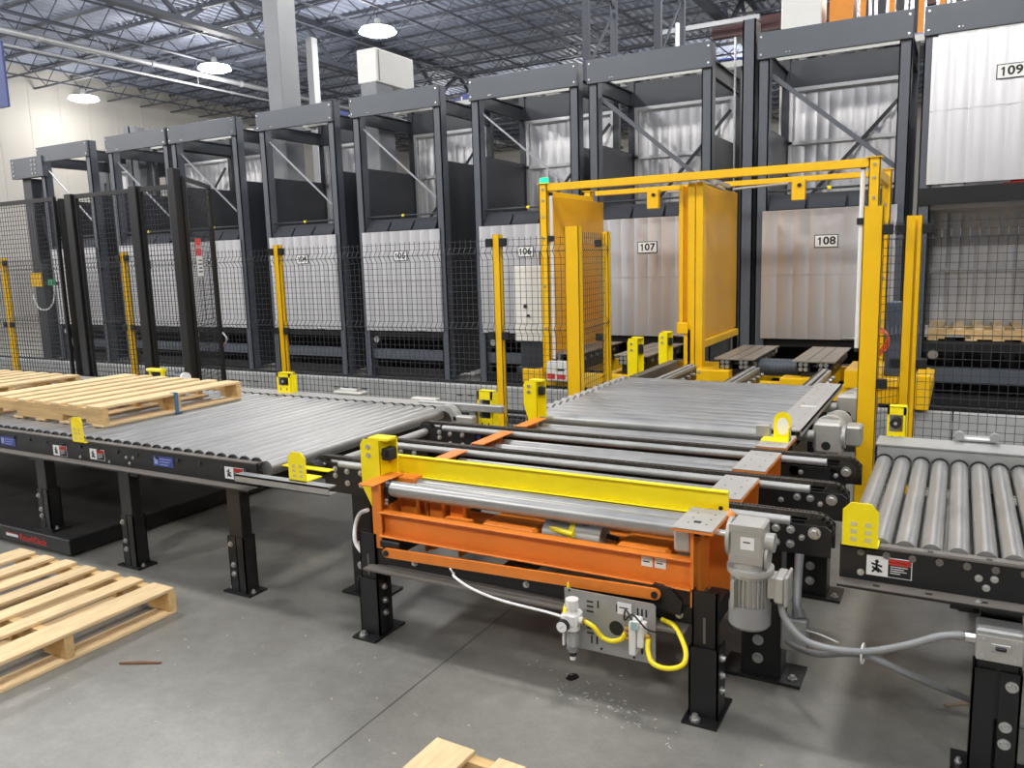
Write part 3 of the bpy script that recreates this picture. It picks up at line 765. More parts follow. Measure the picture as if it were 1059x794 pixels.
# chain rails between rear conveyor and car
def chain_rail(x, y0, y1, label, wide=False):
    t = thing('chain_rail', label, 'chain rail', (x, (y0+y1)/2, 0), 'chain rails to the car')
    pbox('beam', BLACK, t, (x-.03, y0, .52), (x+.03, y1, .615))
    part('wear_strip', GALV, t, lambda m: (m.box((x-.028, y0, .63), (x+.0, y1, .65), 0, .004), m.box((x+.012, y0, .615), (x+.03, y1, .64))))
    def _c(m):
        n = int((y1-y0)/.03)
        for k in range(n): m.box((x-.05, y0+.03*k, .617), (x-.03, y0+.03*k+.022, .645))
    part('chain', CHAINM, t, _c)
    def _k(m):
        for k in range(7): yy = y0+.1+.15*k; m.cyl((x+.03, yy, .575), (x+.05, yy, .575), .014, 10)
    part('roller_stud', ZINC, t, _k)
    for yy in (y0+.15, y1-.15): pbox('leg', BLACK, t, (x-.03, yy-.03, 0), (x+.03, yy+.03, .52)); 
    if wide: pbox('side_channel', RUSTW, t, (x-.20, y0-.02, .56), (x-.13, y1+.0, .675), .006)
    if wide: pbox('channel_bracket', BLACK, t, (x-.13, y0+.2, .56), (x-.03, y0+.3, .6)); 
chain_rail(-1.93, 5.62, 6.58, 'chain rail with brown side channel behind the rear conveyor', True)
chain_rail(-1.41, 5.62, 6.58, 'chain rail between the two others behind the rear conveyor')
chain_rail(-.87, 5.62, 6.58, 'chain rail behind the cover plate side of the rear conveyor')
def eye_bracket(name, x0, x1, y, z0, z1, parent=None, label=None, taper=.3, eye='side', depth=.05, cat=True):
    """bent yellow photo-eye guard plate: flat face with tapered foot and a folded side"""
    own = parent is None
    t = thing(name, label, 'sensor bracket', ((x0+x1)/2, y, z0), 'yellow photo-eye brackets') if own else None
    P = t if own else parent
    W = x1-x0; H = z1-z0; fx = x0+W*.72
    def _p(m):
        m.prism([(x0+W*.10, z1-H*.02), (x0, z1-H*.10), (x0, z0+H*taper), (x0+W*.35, z0), (fx-W*.05, z0), (fx, z0+H*.05), (fx, z1-H*.02)], 1, y, y+.005)
        m.box((fx-.004, y, z0+H*.22), (fx+.001, y+depth, z1-H*.02)); m.box((fx, y+depth-.005, z0+H*.22), (x1, y+depth, z1)); m.box((x0+W*.3, y, z1-H*.02), (x1, y+depth, z1+.004))
    b = part('plate' if own else 'sensor_bracket', LEMON, P, _p, None if own else label)
    part('sensor_eye', INK, b, lambda m: (m.box((fx+.002, y+.008, z1-H*.30), (x1+.002, y+depth-.006, z1-H*.13), 0, .004), m.cyl((fx+.02, y-.002, z1-H*.2), (fx+.02, y+.008, z1-H*.2), .012)))
    def _k(m):
        for k in (.12, .24): m.cyl((x0+W*.3, y-.006, z1-H*k), (x0+W*.3, y, z1-H*k), .011, 10)
    part('bolts', ZINC, b, _k)
    return t or b
a = eye_bracket('sensor_bracket', -2.37, -2.245, 6.2, .46, .90, label='yellow photo-eye bracket standing at the near end of the brown rail channel')
pbox('foot', BLACK, a, (-2.34, 6.19, 0), (-2.26, 6.25, .47))
a = eye_bracket('sensor_bracket', -2.30, -2.185, 6.78, .50, .895, label='yellow photo-eye bracket at the far end of the brown rail channel')
pbox('foot', BLACK, a, (-2.27, 6.77, 0), (-2.20, 6.80, .51))
# ------------------------------------------------------------------ roller conveyors
def leg(parent, x, y, ztop, zbase=0.0, face=-1, w=.105, sl=.30, bs=-1, br=.014):
    """telescopic black leg: upper post in a slotted sleeve, foot plate, bolts"""
    d = .075
    def _l(m):
        m.box((x-w*.42, y-d*.42, zbase+.18), (x+w*.42, y+d*.42, ztop), 0, .003)
        s0 = zbase+.008; s1 = zbase+sl
        m.box((x-w*.5, y-d*.5, s0), (x-w*.02, y-d*.5+.006, s1)); m.box((x+w*.06, y-d*.5, s0), (x+w*.5, y-d*.5+.006, s1))
        m.box((x-w*.5, y-d*.5, s0), (x-w*.5+.006, y+d*.5, s1)); m.box((x+w*.5-.006, y-d*.5, s0), (x+w*.5, y+d*.5, s1)); m.box((x-w*.5, y+d*.5-.006, s0), (x+w*.5, y+d*.5, s1))
    l = part('leg', BLACK, parent, _l)
    fp = pbox('foot_plate', BLACK, l, (x-w*.85, y-d*.75, zbase), (x+w*.85, y+d*.75, zbase+.009))
    for z in (sl-.04, sl*.50, sl*.34): bolt(l, (x+bs*w*.22 if z < sl-.05 else x+bs*w*.30, y-d*.5, zbase+z), (0, -1, 0), br, .012)
    for s in (-1, 1): bolt(l, (x+s*w*.68, y-d*.2, zbase+.009), (0, 0, 1), .011, .016)
    return l
def sticker(parent, x, z, y, w=.12, h=.058, rot=0):
    """white pictogram field beside a dark field with a red warning strip"""
    m = MB(); e = .0012
    m.box((x-w/2, y-e, z-h/2), (x+w/2, y, z+h/2), 0)
    m.box((x-w*.02, y-2*e, z-h*.46), (x+w*.48, y-e, z+h*.46), 1)
    m.box((x-w*.01, y-3*e, z+h*.16), (x+w*.47, y-2*e, z+h*.44), 2)
    m.text('WARNING', (x+w*.23, y-3.4*e, z+h*.30), (1, 0, 0), (0, 0, 1), h*.14, 1)
    for k, q in enumerate((.38, .30, .36, .22)):
        m.box((x+w*.03, y-3*e, z+h*(.06-.11*k)), (x+w*.03+w*q, y-2*e, z+h*(.09-.11*k)), 0)
    # pictogram: figure caught in rollers
    c = x-w*.27
    m.cyl((c, y-2*e, z+h*.24), (c, y-e, z+h*.24), h*.09, 10, None, 1)
    for a, b in (((c, z+h*.2), (c-.001, z-h*.1)), ((c-w*.12, z+h*.12), (c+w*.12, z)), ((c, z-h*.08), (c-w*.1, z-h*.32)), ((c, z-h*.08), (c+w*.12, z-h*.28)), ((c-w*.1, z-h*.05), (c+w*.06, z-h*.3))):
        m.bar((a[0], y-1.6*e, a[1]), (b[0], y-1.6*e, b[1]), e, h*.09, 1, (0, 0, 1))
    return m.build('warning_label', [WHITE, INK, RED], parent)
def blue_label(parent, x, z, y):
    m = MB(); m.box((x-.075, y-.0012, z-.026), (x+.075, y, z+.026), 0)
    m.box((x-.066, y-.0022, z-.016), (x-.04, y-.0012, z+.016), 1)
    for k in range(3): m.box((x-.028, y-.0022, z+.010-.014*k), (x+.06-.012*k, y-.0012, z+.014-.014*k), 1)
    return m.build('blue_label', [BLUE, M('pale_blue_print', (150, 165, 215), 0, .5)], parent)
def near_rail(m, x0, x1, y=2.56, z0=.548, z1=.662):
    m.box((x0, y, z0), (x1, y+.006, z1)); m.box((x0, y-.062, z0-.006), (x1, y+.006, z0))
def guard(parent, x0, x1, y, z0, z1, label, px=0):
    """yellow guard plate with cut corners and two columns of slots, on a folded foot"""
    W = x1-x0; H = z1-z0; c = W*.22
    m = MB()
    m.prism([(x0, z0), (x1, z0), (x1, z1-c*1.1), (x1-c, z1), (x0+c, z1), (x0, z1-c*1.1)], 1, y, y+.005)
    m.box((x0, y, z0), (x1, y+.10, z0+.005))
    g = m.build('guard_plate', LEMON, parent, label=label)
    def _s(m):
        for i in (.22, .62):
            for k in range(3):
                xx = x0+W*i; zz = z0+H*(.20+.17*k)
                m.prism([(xx, zz-.004), (xx+W*.03, zz-.008), (xx+W*.17, zz-.008), (xx+W*.20, zz), (xx+W*.17, zz+.006), (xx+W*.03, zz+.006)], 1, y-.001, y+.0055)
    part('slot', M('slot_pale', (206, 196, 140), 0, .5) if 'slot_pale' not in bpy.data.materials else bpy.data.materials['slot_pale'], g, _s)
    return g
def rollers(parent, xs, y0, y1, z, r, mat=None):
    o = None
    for x in xs:
        if o is None:
            m = MB(); m.cyl((x, y0, z), (x, y1, z), r, 18); 
            for yy, s in ((y0, -1), (y1, 1)): m.cyl((x, yy, z), (x, yy+s*.012, z), .012, 6)
            o = m.build('roller', mat or STEEL, parent); X0 = x
        else:
            c = o.copy(); COL.objects.link(c); c.location.x = x-X0
RZ = .645; RR = .0312
def rail_arcs(m, xs, y, z, d=-1):
    for x in xs:
        p = arc(x, z, RR+.004, .35, math.pi-.35, 6); q = arc(x, z, RR-.004, .35, math.pi-.35, 6)
        m.prism(p+q[::-1], 1, y, y+.012*d)
# ---- left conveyor
LX0, LX1 = -8.05, -2.79
t = LC = thing('roller_conveyor', 'long roller conveyor carrying two wooden pallets', 'roller conveyor', (-5.4, 3.3, 0), 'roller conveyors')
lxs = [LX1-.035-.078*k for k in range(67)]
def _n(m): near_rail(m, LX0, LX1)
nr = part('near_rail', BLACK, t, _n)
part('rail_lip', LIP, nr, lambda m: (m.box((LX0, 2.50, .5485), (LX1, 2.56, .5505)), m.box((LX0, 2.555, .658), (LX1, 2.60, .664))), 'grey top edge and foot lip of the black rail')
part('axle_cover', INK, nr, lambda m: rail_arcs(m, lxs, 2.60, RZ))
part('far_rail', COVER, t, lambda m: (m.box((LX0, 4.03, .668), (LX1+.05, 4.18, .676)), m.box((LX0, 4.03, .55), (LX1, 4.036, .668)), m.box((LX0, 4.172, .55), (LX1+.05, 4.18, .668))))
part('axle_cover', INK, t, lambda m: rail_arcs(m, lxs, 4.03, RZ))
rollers(t, lxs, 2.605, 4.02, RZ, RR)
pcyl('end_roller', STEEL, t, (LX1+.022, 2.60, .632), (LX1+.022, 4.02, .632), .036, 18)
for k in range(34): pcyl('rail_nut', DARK, nr, (LX1-.07-.156*k, 2.552, .625), (LX1-.07-.156*k, 2.56, .625), .009, 6)
for x in (-7.4, -6.5, -5.6, -4.6, -3.7, -2.95): pbox('cross_member', BLACK, t, (x-.03, 2.57, .50), (x+.03, 4.1, .56))
LEGS = [(-2.97, 0), (-3.78, 0), (-4.52, .102), (-5.55, .102), (-6.7, .102)]
for x, zb in LEGS: leg(t, x, 2.595, .545, zb, sl=.285 if zb < .05 else .24)
for x in (-2.97, -4.52, -6.2): leg(t, x, 4.08, .55, .102 if x < -4 else 0, sl=.26)
for x, z in ((-4.30, .586), (-3.97, .595), (-2.94, .600)): sticker(t, x, z, 2.5595, .125, .058)
for x, z in ((-4.80, .598), (-3.44, .608)): blue_label(t, x, z, 2.5595)
for x, z in ((-3.728, .602), (-3.673, .606), (-3.705, .574), (-4.12, .568), (-3.87, .565), (-2.72, .575)): bolt(nr, (x, 2.559, z), (0, -1, 0), .0085, .007)
guard(t, -4.125, -4.03, 2.53, .655, .795, 'yellow slotted guard plate below the pallet')
part('strut_rail', GALV, t, lambda m: (m.box((-2.86, 2.49, .585), (-2.30, 2.495, .622)), m.box((-2.86, 2.49, .615), (-2.30, 2.54, .622)), m.box((-2.86, 2.49, .585), (-2.30, 2.54, .589))), 'slotted galvanised strut reaching out at the conveyor end')
guard(t, -2.545, -2.445, 2.515, .622, .752, 'yellow slotted guard plate on the galvanised strut')
pbox('yellow_strip', LEMON, t, (-2.80, 2.66, .632), (-2.45, 2.70, .637))
# square sensor brackets on the far rail
def square_bracket(parent, x0, x1, y, z0, z1, label):
    W = x1-x0; H = z1-z0
    def _p(m):
        m.box((x0, y, z0), (x1, y+.005, z0+H*.36)); m.box((x0, y, z0+H*.36), (x0+W*.12, y+.005, z1)); m.box((x1-W*.16, y, z0+H*.36), (x1, y+.005, z1)); m.box((x0, y, z1-H*.2), (x1, y+.005, z1))
        m.box((x1-.003, y, z0), (x1+.003, y+.06, z1-.01)); m.box((x0+W*.1, y, z1-.003), (x1, y+.05, z1+.003))
    b = part('sensor_bracket', LEMON, parent, _p, label)
    part('sensor_eye', INK, b, lambda m: (m.cyl((x0+W*.45, y-.004, z0+H*.58), (x0+W*.45, y+.04, z0+H*.58), min(W*.30, H*.2), 20),))
    pbox('backing_plate', DARK if 'square black' in label or 'before the' in label else COVER, b, (x0+W*.1, y+.042, z0+H*.34), (x1-W*.02, y+.046, z1-H*.18))
    pcyl('lens_ring', CAST, b, (x0+W*.45, y-.0055, z0+H*.58), (x0+W*.45, y-.004, z0+H*.58), min(W*.1, H*.07), 14)
    part('slot', M('dark_slot', (60, 55, 20)) if 'dark_slot' not in bpy.data.materials else bpy.data.materials['dark_slot'], b, lambda m: [m.box((x0+W*i, y-.001, z0+H*.12), (x0+W*(i+.06), y+.001, z0+H*.26)) for i in (.25, .68)])
    return b
square_bracket(t, -4.20, -4.07, 4.10, .676, .815, 'square yellow photo-eye bracket on the far rail, before the yellow post')
def _p(m):
    m.bar((-5.58, 4.12, .676), (-5.60, 4.12, .775), .02, .006, 0, (0, 1, 0)); m.box((-5.62, 4.10, .765), (-5.44, 4.16, .79), 0, .006); m.bar((-5.45, 4.12, .676), (-5.44, 4.12, .775), .03, .02, 0, (0, 1, 0))
b = part('sensor_bracket', LEMON, t, _p, 'arched yellow photo-eye bracket on the far rail behind the pallet')
pbox('sensor_eye', INK, b, (-5.56, 4.11, .69), (-5.48, 4.15, .75), .005)
pbox('end_gusset', CAST, t, (-3.10, 4.18, .66), (-2.90, 4.24, .69), .008)
part('rail_joint', CAST, t, lambda m: (m.box((-3.75, 4.17, .676), (-3.5, 4.25, .70), 0, .008), m.cyl((-3.70, 4.2, .70), (-3.55, 4.2, .70), .02)))
# ---- right conveyor
t = RC = thing('roller_conveyor', 'roller conveyor with widely visible rollers and a junction box on its leg', 'roller conveyor', (.8, 3.1, 0), 'roller conveyors')
RX0, RX1 = -.285, 2.05
rxs = [RX0+.037+.0707*k for k in range(32)]
rrl = part('near_rail', BLACK, t, lambda m: near_rail(m, RX0, RX1))
part('rail_lip', LIP, rrl, lambda m: (m.box((RX0, 2.50, .5485), (RX1, 2.56, .5505)), m.box((RX0, 2.555, .656), (RX1, 2.60, .662))), 'grey top edge and foot lip of the black rail')
def _h(m):
    for k in range(14):
        m.box((RX0+.1+.14*k, 2.52, .5500), (RX0+.118+.14*k, 2.535, .5512)); m.box((RX0+.09+.15*k, 2.572, .662), (RX0+.105+.15*k, 2.582, .6632))
part('hole', INK, rrl, _h)
for k in range(30): pcyl('rail_nut', LIP, rrl, (RX0+.06+.0707*k, 2.552, .640), (RX0+.06+.0707*k, 2.56, .640), .011, 6)
def _f(m):
    m.box((RX0-.0, 3.72, .55), (RX1, 3.728, .715)); m.box((RX0-.0, 3.72, .712), (RX1, 3.90, .722)); m.box((RX0, 3.89, .55), (RX1, 3.90, .715)); m.box((RX0, 3.72, .55), (RX0+.006, 3.9, .715))
part('far_rail', GALV, t, _f)
part('axle_cover', INK, t, lambda m: rail_arcs(m, rxs, 3.72, RZ+.002))
rollers(t, rxs, 2.605, 3.716, RZ, RR)
for x in (.05, .75, 1.5): pbox('cross_member', BLACK, t, (x-.03, 2.57, .50), (x+.03, 3.85, .56))
pbox('under_tray', COVER, t, (RX0+.12, 2.75, .535), (RX1, 3.62, .54))
leg(t, .150, 2.60, .545, 0, w=.125, sl=.335, bs=1, br=.017); leg(t, 1.35, 2.60, .545, 0, w=.125, sl=.335)
leg(t, .150, 3.84, .55); leg(t, 1.35, 3.84, .55)
sticker(t, -.146, .602, 2.5595, .125, .062)
for x, z in ((.088, .609), (.127, .612), (.108, .583), (-.224, .575)): bolt(rrl, (x, 2.559, z), (0, -1, 0), .0105, .008)
bolt(rrl, (.09, 2.53, .55), (0, 0, 1), .010, .006)
guard(t, -.277, -.177, 2.525, .662, .802, 'yellow slotted guard plate at the conveyor corner')
square_bracket(t, -.262, -.183, 3.98, .66, .842, 'yellow photo-eye bracket with round black eye on the far rail')
part('bracket_arm', LEMON, t, lambda m: m.box((-.262, 3.9, .655), (-.183, 3.985, .662)))
part('belt_joint', GALV, t, lambda m: (m.box((.02, 3.88, .722), (.17, 3.94, .745), 0, .008), m.cyl((.03, 3.91, .75), (.03, 3.87, .75), .018), m.cyl((.16, 3.91, .75), (.16, 3.87, .75), .018)))
# ---- rear conveyor
t = RE = thing('roller_conveyor', 'roller conveyor in the middle leading back to the yellow transfer car', 'roller conveyor', (-1.4, 4.8, 0), 'roller conveyors')
ys = [4.11+.1*k for k in range(15)]
o = None
for y in ys:
    if o is None:
        m = MB(); m.cyl((-2.11, y, .635), (-.80, y, .635), .043, 20); o = m.build('roller', STEEL, t)
    else:
        c = o.copy(); COL.objects.link(c); c.location.y = y-ys[0]
part('left_rail', COVER, t, lambda m: (m.box((-2.175, 4.04, .53), (-2.168, 5.58, .665)), m.box((-2.175, 4.04, .655), (-2.115, 5.58, .665)), [m.prism(arc(y, .64, .046, .3, math.pi-.3, 6), 0, -2.16, -2.12) for y in ys]))
part('right_rail', BLACK, t, lambda m: m.box((-.79, 4.04, .50), (-.78, 5.60, .672)))
cp = part('cover_plate', COVER, t, lambda m: (m.box((-.80, 4.06, .676), (-.645, 5.62, .684)), m.box((-.652, 4.06, .655), (-.645, 5.62, .684))))
part('rivet', DARK, cp, lambda m: [m.cyl((x, 4.15+.17*k, .684), (x, 4.15+.17*k, .6850), .004, 8) for k in range(9) for x in (-.70, -.76)])
pbox('white_mark', WHITE, cp, (-.76, 4.72, .684), (-.68, 4.745, .6848))
part('end_beam', BLACK, t, lambda m: (m.box((-2.17, 4.02, .5), (-.79, 4.06, .575)), m.box((-1.55, 4.0, .56), (-1.45, 4.05, .60)), m.box((-1.12, 4.0, .56), (-1.02, 4.05, .60))))
for x in (-1.6, -1.05): pbox('stop_block', INK, t, (x-.05, 4.0, .595), (x+.05, 4.04, .62))
pbox('yellow_label', LEMON, t, (-1.95, 4.005, .575), (-1.62, 4.012, .60))
for x, y in ((-2.13, 4.2), (-.83, 4.2), (-2.13, 5.4), (-.83, 5.4)): leg(t, x, y, .53)
bk = eye_bracket('sensor_bracket', -2.155, -2.035, 3.985, .60, .875, parent=t, taper=.5, label='tall tapered yellow photo-eye bracket at the corner of the rear conveyor')
def rear_motor(y, s, label):
    MB.DT = Matrix.Translation((.05, 0, 0))
    g = part('gear_motor', CAST, t, lambda m: (m.box((-.66, y-.075*s, .545), (-.53, y+.05*s, .70), 0, .012), m.cyl((-.78, y, .615), (-.66, y, .615), .03), m.cyl((-.60, y+.05*s, .63), (-.60, y+.09, .63), .085*s, 20)), label)
    part('motor_body', CAST, g, lambda m: (m.cyl((-.59, y+.09, .63), (-.59, y+.34, .63), .066*s, 20), [m.cyl((-.59, y+.10+.022*k, .63), (-.59, y+.107+.022*k, .63), .075*s, 20) for k in range(8)]))
    pbox('terminal_box', CAST, g, (-.52, y-.02, .58), (-.445, y+.10, .68), .008)
    pcyl('shaft_bore', INK, g, (-.60, y-.078*s, .585), (-.60, y-.07*s, .585), .022)
    part('flange', CAST, g, lambda m: (m.cyl((-.535, y-.01, .625), (-.515, y-.01, .625), .06, 18),))
rear_motor(4.27, 1.0, 'large cast gear motor at the near end')
rear_motor(5.12, .9, 'gear motor at the far end, half hidden by the yellow post')
MB.DT = None
part('chain_guard', BLACK, t, lambda m: (m.box((-.78, 4.10, .42), (-.70, 4.6, .56)), m.box((-.74, 4.02, .48), (-.68, 4.12, .66))))
pbox('yellow_guard', SAFETY, t, (-.725, 4.08, .44), (-.715, 4.16, .62))
part('tension_rod', ZINC, t, lambda m: (m.cyl((-.70, 4.0, .47), (-.50, 4.28, .55), .01, 8), m.cyl((-.51, 4.26, .54), (-.49, 4.29, .555), .018, 8)))
# ------------------------------------------------------------------ chain transfer
t = TR = thing('chain_transfer', 'orange chain transfer in the middle with long rollers and three drive chains', 'transfer conveyor', (-1.4, 3.2, 0))
def _f(m):   # orange lift frame
    m.box((-2.075, 2.509, .39), (-2.067, 4.0, .60)); m.box((-2.075, 2.5, .39), (-2.032, 2.508, .66))
    for a, b in ((2.5, 2.72), (2.86, 3.13), (3.27, 3.58), (3.72, 3.98)):
        m.box((-2.075, max(a, 2.509), .60), (-2.067, b, .662))
def _f2(m):
    m.box((-.738, 2.507, .39), (-.73, 4.0, .58))
    for a, b in ((2.507, 2.70), (2.84, 3.15), (3.26, 3.60), (3.70, 3.98)): m.box((-.738, a, .58), (-.73, b, .664))
    m.box((-.738, 2.498, .385), (-.728, 2.506, .664))
    m.prism([(-.735, .375), (-.66, .375), (-.645, .40), (-.645, .655), (-.655, .665), (-.735, .665)], 1, 2.70, 2.708)
    m.cyl((-.66, 2.64, .655), (-.66, 2.70, .655), .02, 12)
    for y in (3.14, 3.59): m.prism([(-.735, .50), (-.66, .50), (-.655, .664), (-.735, .664)], 1, y, y+.006)
part('lift_frame', ORANGE, t, _f)
part('lift_frame', ORANGE, t, _f2)
def _i(m):
    m.box((-2.04, 2.53, .447), (-.735, 2.537, .548)); m.box((-2.04, 2.492, .542), (-.735, 2.537, .549), 0, .002); m.box((-2.04, 2.485, .445), (-.735, 2.537, .452), 0, .002)
ib = part('front_beam', ORANGE, t, _i)
for x in (-.900, -.852):
    def _l(m):
        m.box((x-.02, 2.527, .492), (x+.02, 2.53, .528), 0); m.box((x-.013, 2.5262, .508), (x+.010, 2.527, .512), 1)
    part('paper_label', [WHITE, INK], ib, _l)
def _lk(m):
    p0 = Vector((-1.985, 0, .392)); p1 = Vector((-.85, 0, .424)); d = (p1-p0).normalized(); n = Vector((-d.z, 0, d.x)); r = .0195
    pts = []
    for c, s in ((p1, -1), (p0, 1)):
        for k in range(9):
            a = -math.pi/2+math.pi*k/8
            v = d*(math.cos(a))*(-s)+n*math.sin(a)*(-s)
            pts.append(((c+v*r).x, (c+v*r).z))
    m.prism(pts, 1, 2.462, 2.472)
lk = part('link_bar', ORANGE, t, _lk)
part('pivot_pin', BLACK, lk, lambda m: (m.cyl((-1.985, 2.455, .392), (-1.985, 2.50, .392), .012, 12), m.cyl((-.85, 2.455, .424), (-.85, 2.50, .424), .012, 12)))
part('pivot_lever', BLACK, t, lambda m: (m.prism([(-.86, .455), (-.80, .45), (-.76, .41), (-.765, .36), (-.84, .37), (-.88, .40)], 1, 2.474, 2.494),))
pbox('stop_bumper', BLACK, t, (-2.03, 2.478, .405), (-1.93, 2.52, .436), .004)
def _o(m):   # inner orange members seen between beam and rollers
    for x in (-1.97, -1.84, -1.74): m.box((x-.03, 2.62, .44), (x+.03, 2.68, .59))
    m.box((-1.90, 2.64, .48), (-1.895, 3.9, .60)); m.box((-1.62, 2.60, .47), (-1.38, 3.95, .525), 0, .012); m.box((-1.05, 2.60, .47), (-.85, 3.95, .525), 0, .012)
    m.box((-2.03, 2.95, .47), (-.75, 3.05, .52)); m.box((-2.03, 3.5, .47), (-.75, 3.6, .52)); m.box((-1.78, 2.58, .50), (-1.66, 2.62, .53))
    m.box((-1.86, 2.56, .385), (-1.853, 2.9, .46)); m.box((-1.70, 2.56, .385), (-1.693, 2.9, .46)); m.box((-2.0, 2.88, .385), (-1.2, 2.9, .46)); m.bar((-1.84, 2.58, .40), (-1.72, 2.86, .44), .02, .02); m.box((-1.60, 2.7, .395), (-1.38, 3.2, .402)); m.box((-1.34, 2.7, .45), (-1.08, 2.95, .47)); m.box((-1.95, 2.6, .40), (-1.55, 2.62, .44))
part('inner_frame', ORANGE, t, _o)
mo = part('lift_motor', CAST, t, lambda m: (m.cyl((-1.36, 2.68, .505), (-1.16, 2.68, .505), .05, 18), m.cyl((-1.24, 2.68, .505), (-1.12, 2.68, .505), .058, 18)))
part('yellow_strap', HOSE, mo, lambda m: (m.cyl((-1.245, 2.68, .505), (-1.225, 2.68, .505), .061, 18), m.cyl((-1.33, 2.65, .53), (-1.22, 2.62, .53), .012, 8)))
part('black_hose', INK, t, lambda m: m.tube([(-1.36, 2.7, .54), (-1.3, 2.66, .575), (-1.2, 2.66, .57), (-1.14, 2.7, .52), (-1.08, 2.72, .50)], .01, 6, 0, 4))
# long rollers
for y, r, z in ((2.562, .033, .632), (2.668, .026, .628), (2.90, .036, .602), (2.995, .036, .602), (3.09, .036, .602), (3.32, .036, .602), (3.42, .036, .602), (3.52, .036, .602), (3.77, .036, .602), (3.87, .036, .602), (3.96, .036, .602)):
    pcyl('roller', STEEL, t, (-1.955 if 2.6 < y < 2.7 else -2.025, y, z), (-.80, y, z), r, 20)
part('bearing', BLACK, t, lambda m: (m.cyl((-2.03, 2.562, .632), (-2.012, 2.562, .632), .038, 18), m.box((-2.03, 2.53, .572), (-2.012, 2.594, .632), 0, .004)))
bolt(t, (-2.022, 2.53, .592), (0, -1, 0), .008, .01); bolt(t, (-2.022, 2.53, .578), (0, -1, 0), .008, .01)
# left flange tops (orange) and right cover plates (grey)
part('left_cover', ORANGE, t, lambda m: [m.box((-2.11 if a < 2.6 else -2.07, a, .662), (-2.035 if a < 2.6 else -2.00, b, .669), 0, .002) for a, b in ((2.46, 2.68),)])
for a, b in ((2.86, 3.13), (3.27, 3.58), (3.72, 3.96)): pbox('left_cover', ORANGE, t, (-2.07, a, .662), (-2.00, b, .669), .002)
pbox('left_post', ORANGE, t, (-2.03, 2.63, .44), (-1.958, 2.70, .664), .003)
for a, b in ((2.455, 2.685), (2.84, 3.15), (3.26, 3.60), (3.70, 3.97)):
    c_ = pbox('cover_plate', COVER, t, (-.79, a, .668), (-.655, b, .675), .002)
    part('rivet', DARK, c_, lambda m: [m.cyl((x, a+.06+k*(b-a-.12), .675), (x, a+.06+k*(b-a-.12), .6756), .004, 8) for k in (0, .5, 1) for x in (-.69, -.75)])
    part('cover_edge', ORANGE, t, lambda m: m.box((-.79, a, .660), (-.653, b, .668)))
pbox('roller_guard', COVER, t, (-.802, 2.515, .565), (-.742, 2.60, .668), .008)
# yellow stop beam
def _y(m):
    y = 2.715
    m.box((-2.12, y, .650), (-.668, y+.006, .737)); m.box((-2.16, y-.016, .731), (-.668, y+.006, .738), 0, .002); m.box((-2.12, y-.020, .648), (-.668, y+.006, .654), 0, .002)
sb = part('stop_beam', LEMON, t, _y)
pcyl('hole', INK, sb, (-.695, 2.7135, .672), (-.695, 2.715, .672), .008)
